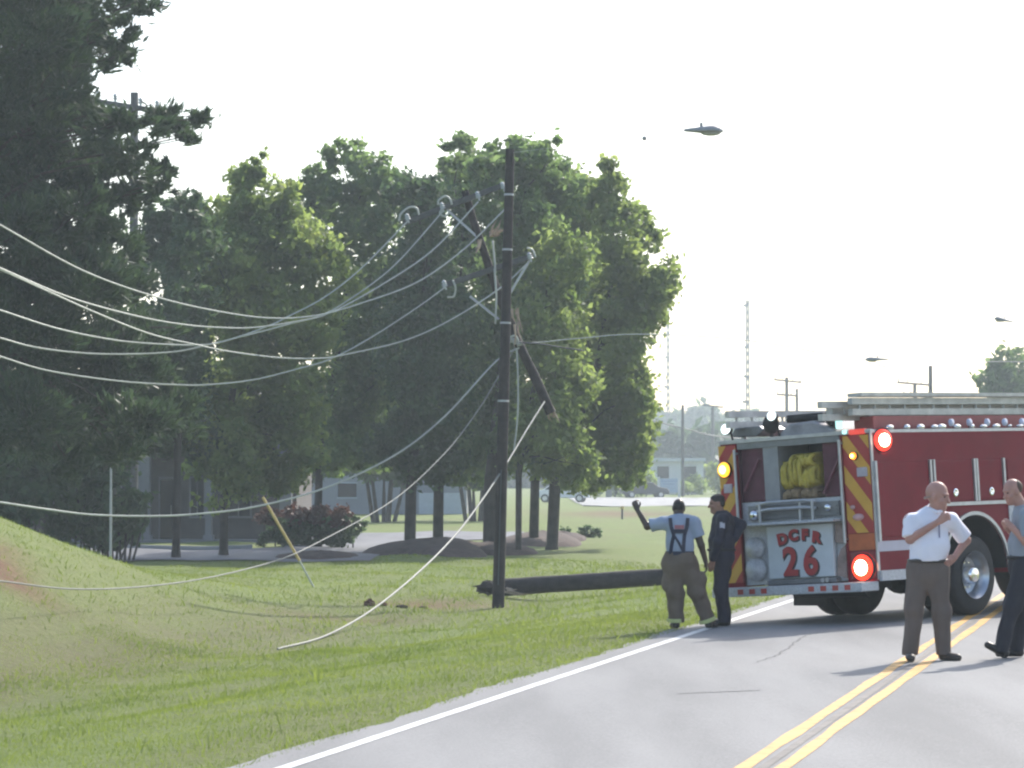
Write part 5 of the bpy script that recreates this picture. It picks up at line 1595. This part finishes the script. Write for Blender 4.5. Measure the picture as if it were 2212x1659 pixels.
    for a__, toe in ((anR, (-.20, -.20, 0)), (anL, (.275, -.12, 0))):
        B2 = Body(.0065); shoe(B2, (a__[0], .05, 0), toe); B2.cut((0, 0, .004), (0, 0, -1)); B2.build('shoe', mat('brown_shoe', (.055, .042, .035), .5), t)
    # watch and a pen in the placket
    b = MB(); b.tube([(.098, -.135, 1.36), (.10, -.14, 1.23)], .007, 6); b.build('placket', mat('grey_blue_thread', (.22, .22, .34), .7), sh)
person_white()

# --- firefighter seen from behind
def person_fire():
    d = 41.3
    q0 = P(1487, 1352, d); a_, b_ = tu(q0.x, q0.y)
    q0.z = float(ground_z(q0.x, q0.y)) if b_ < -3.6 else float(road_z(a_, b_)) + .003
    t = thing('person', 'firefighter seen from behind in dark suspenders and baggy tan trousers, arm raised', 'person', q0)
    fr = frame((-.12, .93, -.34), (0, .34, .94))
    B = Body(.0065)
    q = head(B, (-.12, .05, 1.535), fr, .98)
    B.rc((-.12, .0, 1.38), (-.12, .04, 1.49), .06, .058, .03)
    B.rc((-.12, 0, 1.30), (-.11, 0, 1.02), .15, .15, .05, .66)
    shL, shR = (-.31, 0, 1.345), (.075, 0, 1.34)
    B.rc(shL, shR, .07, .07, .05)
    elL, haL = (-.52, .06, 1.30), (-.645, .12, 1.515)
    B.rc(shL, elL, .056, .045, .03); B.rc(elL, haL, .044, .03, .02)
    hand(B, haL, (-.35, .1, .9), (.5, .8, 0), (.9, .1, .3), .9)
    elR, haR = (.165, .0, 1.06), (.225, .05, .85)
    B.rc(shR, elR, .056, .045, .03); B.rc(elR, haR, .044, .03, .02)
    hand(B, haR, (.15, .15, -1), (-.9, .2, 0), (0, 1, .1), .5)
    hips = (((-.19, 0, .86), (-.165, -.02, .47), (-.158, .02, .10)), ((-.03, 0, .86), (.12, -.01, .47), (.255, .03, .10)))
    B.rc((-.11, 0, 1.0), (-.11, 0, .88), .15, .16, .05, .7)
    for h_, k_, a__ in hips:
        B.rc(h_, k_, .085, .058, .03); B.rc(k_, a__, .055, .042, .03)
    B.build('body', SK_D, t)
    eyes(t, q)
    Hh = Body(.006); Hh.el(q(0, -.03, .02), (.076, .082, .075), .02, fr); Hh.cut(q(0, .035, .0), fr[1]); Hh.cut(q(0, 0, .07), fr[2]); Hh.build('hair', mat('short_black_hair', (.02, .018, .017), .7), t)
    S = Body(.0075)
    S.rc((-.118, 0, 1.30), (-.11, 0, 1.10), .178, .17, .06, .68); S.rc((-.11, 0, 1.1), (-.105, 0, .96), .17, .168, .05, .7)
    S.rc(shL, shR, .084, .084, .05); S.rc((-.12, .0, 1.38), (-.12, .02, 1.43), .078, .072, .03)
    c1 = np.array(shL) + (np.array(elL) - np.array(shL)) * .75; S.rc(shL, c1, .085, .088, .04, end=1.)
    c2 = np.array(shR) + (np.array(elR) - np.array(shR)) * .6; S.rc(shR, c2, .084, .082, .04, end=1.)
    S.cut((0, 0, .95), (0, 0, -1)); S.cut((-.12, .02, 1.445), (0, .3, 1), .12)
    S.build('shirt', mat('pale_blue_cotton', (.30, .35, .44), .85, var=.06, scale=5, bump=.1), t, .007, 5)
    T_ = Body(.0075)
    T_.rc((-.11, 0, .965), (-.105, 0, .84), .185, .225, .06, .72)
    T_.rc(hips[0][0], hips[0][1], .13, .105, .06); T_.rc(hips[0][1], np.array(hips[0][2]) - (0, 0, .02), .105, .098, .05)
    T_.rc(hips[1][0], hips[1][1], .135, .11, .06); T_.rc(hips[1][1], np.array(hips[1][2]) - (0, 0, .02), .108, .095, .05)
    T_.el((-.30, -.02, .60), (.05, .08, .11), .04); T_.el((.17, -.03, .62), (.06, .09, .11), .04)
    T_.cut((0, 0, .975), (0, 0, 1)); T_.cut((0, 0, .075), (0, 0, -1))
    tr = T_.build('turnout_trousers', mat('tan_canvas', (.135, .10, .075), .9, var=.12, scale=5, bump=.2), t, .009, 6)
    b = MB(); b.rings((-.108, 0, .955), (0, 0, 1), [(-.02, .19), (.03, .187)], 28)
    b.v = [Vector((v.x, v.y * .72, v.z)) for v in b.v]; b.build('waistband', mat('navy_webbing', (.02, .024, .05), .7), tr)
    for (h_, k_, a__) in hips:
        b = MB(); k2 = Vector(k_); a2 = Vector(a__) - Vector((0, 0, .02)); dd = (k2 - a2).normalized()
        b.rings(a2 + dd * .05, dd, [(-.045, .108), (-.04, .112), (.0, .112), (.005, .108)], 24); b.build('reflective_band', mat('lime_silver_band', (.50, .52, .22), .5, var=.1), tr)
    # suspenders: straps from shoulders, a cross patch, down to the waist
    NAVY = mat('navy_webbing', (.02, .024, .05), .7)
    b = MB()
    def ysurf(x, z):
        f_ = (x + .115) / .19
        return -.125 * math.sqrt(max(.05, 1 - f_ * f_)) - .006
    def strap(pts, wd_):
        for (xa, za), (xb, zb) in zip(pts[:-1], pts[1:]):
            n_ = 5
            for k in range(n_):
                x0, z0 = xa + (xb - xa) * k / n_, za + (zb - za) * k / n_; x1, z1 = xa + (xb - xa) * (k + 1) / n_, za + (zb - za) * (k + 1) / n_
                b.bar((x0, ysurf(x0, z0), z0), (x1, ysurf(x1, z1), z1), wd_, .012, up=(0, -1, 0))
    strap([(-.235, 1.41), (-.225, 1.30), (-.19, 1.19), (-.215, 1.08), (-.235, .95)], .045)
    strap([(-.01, 1.41), (-.02, 1.30), (-.055, 1.19), (-.065, 1.08), (-.07, .95)], .045)
    strap([(-.20, 1.24), (-.035, 1.24)], .05)
    strap([(-.19, 1.19), (-.13, 1.10), (-.075, .99)], .03)
    b.build('suspenders', NAVY, t)
    b = MB(); strap([(-.18, 1.295), (-.06, 1.295)], .05); b.build('shirt_emblem', mat('faded_red_print', (.36, .14, .16), .8), t)
    for (h_, k_, a__), toe in zip(hips, ((-.19, .14, 0), (.34, .12, 0))):
        B2 = Body(.0065); shoe(B2, (a__[0], -.03, 0), toe); B2.cut((0, 0, .004), (0, 0, -1)); B2.build('boot', SHOE_K, t)
person_fire()

# --- officer in navy, side on
def person_navy():
    d = 41.75
    q0 = P(1558, 1353, d); a_, b_ = tu(q0.x, q0.y); q0.z = float(road_z(a_, b_)) + .003
    t = thing('person', 'officer in dark navy uniform facing left beside the firefighter, elbow out towards the fire engine', 'person', q0)
    fr = frame((-.97, -.05, -.12), (-.1, 0, 1))
    B = Body(.0065)
    q = head(B, (-.055, .0, 1.575), fr)
    B.rc((0, .0, 1.42), (-.03, .0, 1.52), .06, .057, .03)
    B.rc((.02, 0, 1.33), (.01, 0, 1.05), .14, .14, .05, .9, (1, 0, 0))
    shN, shF = (.02, -.17, 1.37), (.06, .16, 1.37)
    B.rc(shN, shF, .068, .068, .05)
    elN, haN = (-.045, -.22, 1.08), (-.12, -.2, .85)
    B.rc(shN, elN, .055, .044, .03); B.rc(elN, haN, .043, .03, .02)
    hand(B, haN, (-.2, .05, -1), (.2, .9, 0), (-.9, .1, -.1), .5)
    elF, haF = (.27, .12, 1.30), (.16, -.02, 1.12)
    B.rc(shF, elF, .055, .045, .03); B.rc(elF, haF, .043, .03, .02)
    hand(B, haF, (-.6, -.3, -.6), (-.3, .8, .2), (-.3, -.2, .9), .6)
    legs = (((.0, -.08, .90), (-.02, -.08, .48), (.03, -.07, .09)), ((.03, .08, .90), (.02, .09, .48), (.06, .09, .09)))
    B.rc((.01, 0, 1.0), (.01, 0, .9), .14, .145, .05)
    for h_, k_, a__ in legs: B.rc(h_, k_, .085, .058, .03); B.rc(k_, a__, .055, .042, .03)
    B.build('body', SK_M, t); eyes(t, q)
    Hh = Body(.006); Hh.el(q(0, -.015, .05), (.078, .10, .075), .02, fr); Hh.el(q(0, -.06, .0), (.07, .05, .06), .02, fr); Hh.cut(q(0, .055, .055), fr[1] * .8 - fr[2] * .6); Hh.build('hair', mat('dark_brown_hair', (.022, .016, .013), .6), t)
    NV = mat('navy_uniform', (.018, .018, .034), .75, var=.12, scale=5, bump=.1)
    S = Body(.0075)
    S.rc((.02, 0, 1.34), (.0, 0, 1.1), .160, .165, .05, .9, (1, 0, 0)); S.rc((0, 0, 1.1), (.005, 0, .97), .165, .16, .05)
    S.rc(shN, shF, .082, .082, .05); S.rc((.0, 0, 1.42), (-.012, 0, 1.47), .075, .07, .03)
    c1 = np.array(shN) + (np.array(haN) - np.array(elN)) * .0 + (np.array(elN) - np.array(shN)) * 1.0
    S.rc(shN, c1, .076, .066, .04); S.rc(c1, np.array(elN) + (np.array(haN) - np.array(elN)) * .9, .066, .05, .03)
    S.rc(shF, elF, .076, .068, .04); S.rc(elF, np.array(elF) + (np.array(haF) - np.array(elF)) * .9, .066, .05, .03)
    S.cut((0, 0, .955), (0, 0, -1), None) if False else None
    S.cut((-.01, 0, 1.485), (-.1, 0, 1), .13)
    sh = S.build('uniform_shirt', NV, t, .007, 7)
    T_ = Body(.0075); T_.rc((.005, 0, .99), (.01, 0, .9), .158, .165, .05)
    for h_, k_, a__ in legs: T_.rc(h_, k_, .115, .088, .05); T_.rc(k_, np.array(a__) - (0, 0, .03), .086, .072, .04)
    T_.el((-.12, -.09, .86), (.05, .06, .10), .03)
    T_.cut((0, 0, .05), (0, 0, -1)); T_.build('uniform_trousers', NV, t, .009, 8)
    b = MB(); b.obox((.0, -.254, 1.30), (.032, 0, 0), (0, .006, 0), (0, 0, .04)); b.build('shoulder_patch', mat('pale_patch', (.45, .45, .5), .7), sh)
    b = MB(); b.tube([(.168 * math.cos(a) + .005, .168 * math.sin(a), .98) for a in np.linspace(0, 2 * math.pi, 25)], .022, 6, caps=False); b.build('duty_belt', BLACK, t)
    for (h_, k_, a__), toe in zip(legs, ((-.17, -.09, 0), (-.12, .1, 0))):
        B2 = Body(.0065); shoe(B2, (a__[0] + .02, a__[1], 0), toe); B2.cut((0, 0, .004), (0, 0, -1)); B2.build('boot', SHOE_K, t)
person_navy()

# --- walking man at the right edge
def person_walk():
    d = 32.5
    q0 = P(2210, 1432, d); a_, b_ = tu(q0.x, q0.y); q0.z = float(road_z(a_, b_)) + .003
    t = thing('person', 'man in grey shirt and dark trousers striding in at the picture edge, heel first', 'person', q0)
    fr = frame((-.85, -.35, -.3), (-.2, -.1, 1))
    B = Body(.0065)
    q = head(B, (-.105, -.04, 1.665), fr)
    B.rc((.02, .0, 1.47), (-.06, -.02, 1.60), .06, .058, .03)
    B.rc((.03, 0, 1.39), (.02, 0, 1.10), .15, .15, .05, .75, (1, 0, 0))
    shN, shF = (.02, -.18, 1.42), (.04, .18, 1.42)
    B.rc(shN, shF, .068, .068, .05)
    elN, haN = (.06, -.26, 1.14), (-.13, -.23, 1.30)
    elN = (.0, -.25, 1.16)
    B.rc(shN, elN, .055, .044, .03); B.rc(elN, haN, .043, .03, .02); hand(B, haN, (-.5, .5, .5), (.4, .6, -.3), (-.3, -.3, .8), .8)
    elF, haF = (.02, .22, 1.15), (-.14, .08, 1.30)
    B.rc(shF, elF, .055, .044, .03); B.rc(elF, haF, .043, .03, .02); hand(B, haF, (-.4, -.6, .3), (.4, -.6, -.3), (-.3, .3, .8), .8)
    legs = (((.02, -.09, .93), (-.12, -.10, .52), (-.235, -.10, .11)), ((.03, .09, .93), (.04, .10, .50), (-.05, .10, .10)))
    B.rc((.02, 0, 1.02), (.02, 0, .93), .145, .15, .05)
    for h_, k_, a__ in legs: B.rc(h_, k_, .085, .058, .03); B.rc(k_, a__, .055, .042, .03)
    B.build('body', SK_L, t); eyes(t, q)
    Hh = Body(.006)
    Hh.el(q(0, -.05, .03), (.077, .068, .075), .02, fr); Hh.cut(q(0, .01, .0), fr[1]); Hh.build('hair', mat('cropped_brown_hair', (.09, .055, .04), .7), t)
    S = Body(.0075); S.rc((.03, 0, 1.40), (.02, 0, 1.12), .170, .172, .05, .8, (1, 0, 0)); S.rc((.02, 0, 1.12), (.02, 0, 1.0), .17, .165, .05)
    S.rc(shN, shF, .08, .08, .05); S.rc((.01, 0, 1.46), (-.01, 0, 1.52), .075, .07, .03)
    c1 = np.array(shN) + (np.array(elN) - np.array(shN)) * .85; S.rc(shN, c1, .076, .074, .04, end=1.); c2 = np.array(shF) + (np.array(elF) - np.array(shF)) * .85; S.rc(shF, c2, .076, .074, .04, end=1.)
    S.cut((0, 0, .99), (0, 0, -1)); S.cut((-.01, 0, 1.53), (-.2, 0, 1), .12)
    S.build('shirt', mat('grey_shirt', (.27, .30, .34), .85, var=.05, scale=5, bump=.1), t, .007, 9)
    T_ = Body(.0075); T_.rc((.02, 0, 1.01), (.02, 0, .92), .162, .168, .05)
    for h_, k_, a__ in legs: T_.rc(h_, k_, .115, .088, .05); T_.rc(k_, np.array(a__) - (0, 0, .03), .086, .072, .04)
    T_.cut((0, 0, .06), (0, 0, -1), None); T_.build('trousers', mat('dark_navy_cloth', (.022, .022, .032), .8, var=.1, scale=5), t, .009, 10)
    b = MB(); b.tube([(.168 * math.cos(a) + .02, .168 * math.sin(a), 1.0) for a in np.linspace(0, 2 * math.pi, 25)], .02, 6, caps=False); b.build('belt', BLACK, t)
    B2 = Body(.0065); B2.rc((-.20, -.10, .045), (-.37, -.115, .13), .044, .036, .02); B2.rc((-.205, -.10, .05), (-.225, -.10, .12), .046, .048, .02); B2.build('shoe', SHOE_K, t)
    B2 = Body(.0065); shoe(B2, (-.02, .1, 0), (-.22, .09, 0)); B2.cut((0, 0, .004), (0, 0, -1)); B2.build('shoe', SHOE_K, t)
person_walk()

#SECTION split
# parts that come in several separate pieces become one object each
def split_loose(o):
    me = o.data
    n = len(me.vertices)
    par = list(range(n))
    def fd(a):
        while par[a] != a:
            par[a] = par[par[a]]; a = par[a]
        return a
    for e in me.edges:
        a, c = fd(e.vertices[0]), fd(e.vertices[1])
        if a != c: par[a] = c
    gr = {}
    for p_ in me.polygons: gr.setdefault(fd(p_.vertices[0]), []).append(p_)
    if len(gr) < 2: return
    sm = me.polygons[0].use_smooth
    made = []
    for ps in gr.values():
        ids = sorted({v for p_ in ps for v in p_.vertices}); mp = {v: i for i, v in enumerate(ids)}
        m2 = bpy.data.meshes.new(me.name)
        m2.from_pydata([tuple(me.vertices[i].co) for i in ids], [], [[mp[v] for v in p_.vertices] for p_ in ps])
        made.append(m2)
    stem_ = o.name.split('.')[0]
    mats = list(me.materials); par_ = o.parent; bev = [(m_.width) for m_ in o.modifiers]
    bpy.data.objects.remove(o)
    for m2 in made:
        q = link(stem_, m2, mats, par_, smooth=sm)
        for w_ in bev:
            b_ = q.modifiers.new('bevel', 'BEVEL'); b_.width = w_; b_.segments = 2; b_.limit_method = 'ANGLE'
SPLIT = {'door_trim', 'frame', 'trunk', 'mud_flap', 'brace', 'hose_coupling', 'jumper_wire', 'bolt', 'clamp', 'latch', 'reflector', 'step_light', 'clear_lens', 'discharge_cap', 'white_stripe', 'rub_rail',
         'wheel_well', 'roof_fitting', 'side_window', 'corner_plate', 'antenna', 'eye', 'suspenders_', 'ladder_rack_rail', 'cyan_light', 'work_lamp_housing'}
for o_ in list(bpy.data.objects):
    if o_.type == 'MESH' and o_.parent and o_.name.split('.')[0] in SPLIT and not o_.children:
        split_loose(o_)

#SECTION haze
# ------------------------------------------------------------------ haze
b = MB(); b.box(-620, 620, -40, 905, -9, 75)
hm = bpy.data.materials.new('haze_air'); hm.use_nodes = True
hn = hm.node_tree.nodes; hl = hm.node_tree.links
for n_ in list(hn):
    if n_.type == 'BSDF_PRINCIPLED': hn.remove(n_)
pv = hn.new('ShaderNodeVolumePrincipled')
pv.inputs['Color'].default_value = (.80, .93, 1, 1)
pv.inputs['Density'].default_value = .0006
pv.inputs['Anisotropy'].default_value = .35
hl.new(pv.outputs[0], hn['Material Output'].inputs['Volume'])
hz = b.build('haze', hm)
tag(hz, kind='stuff')
bpy.context.view_layer.update()
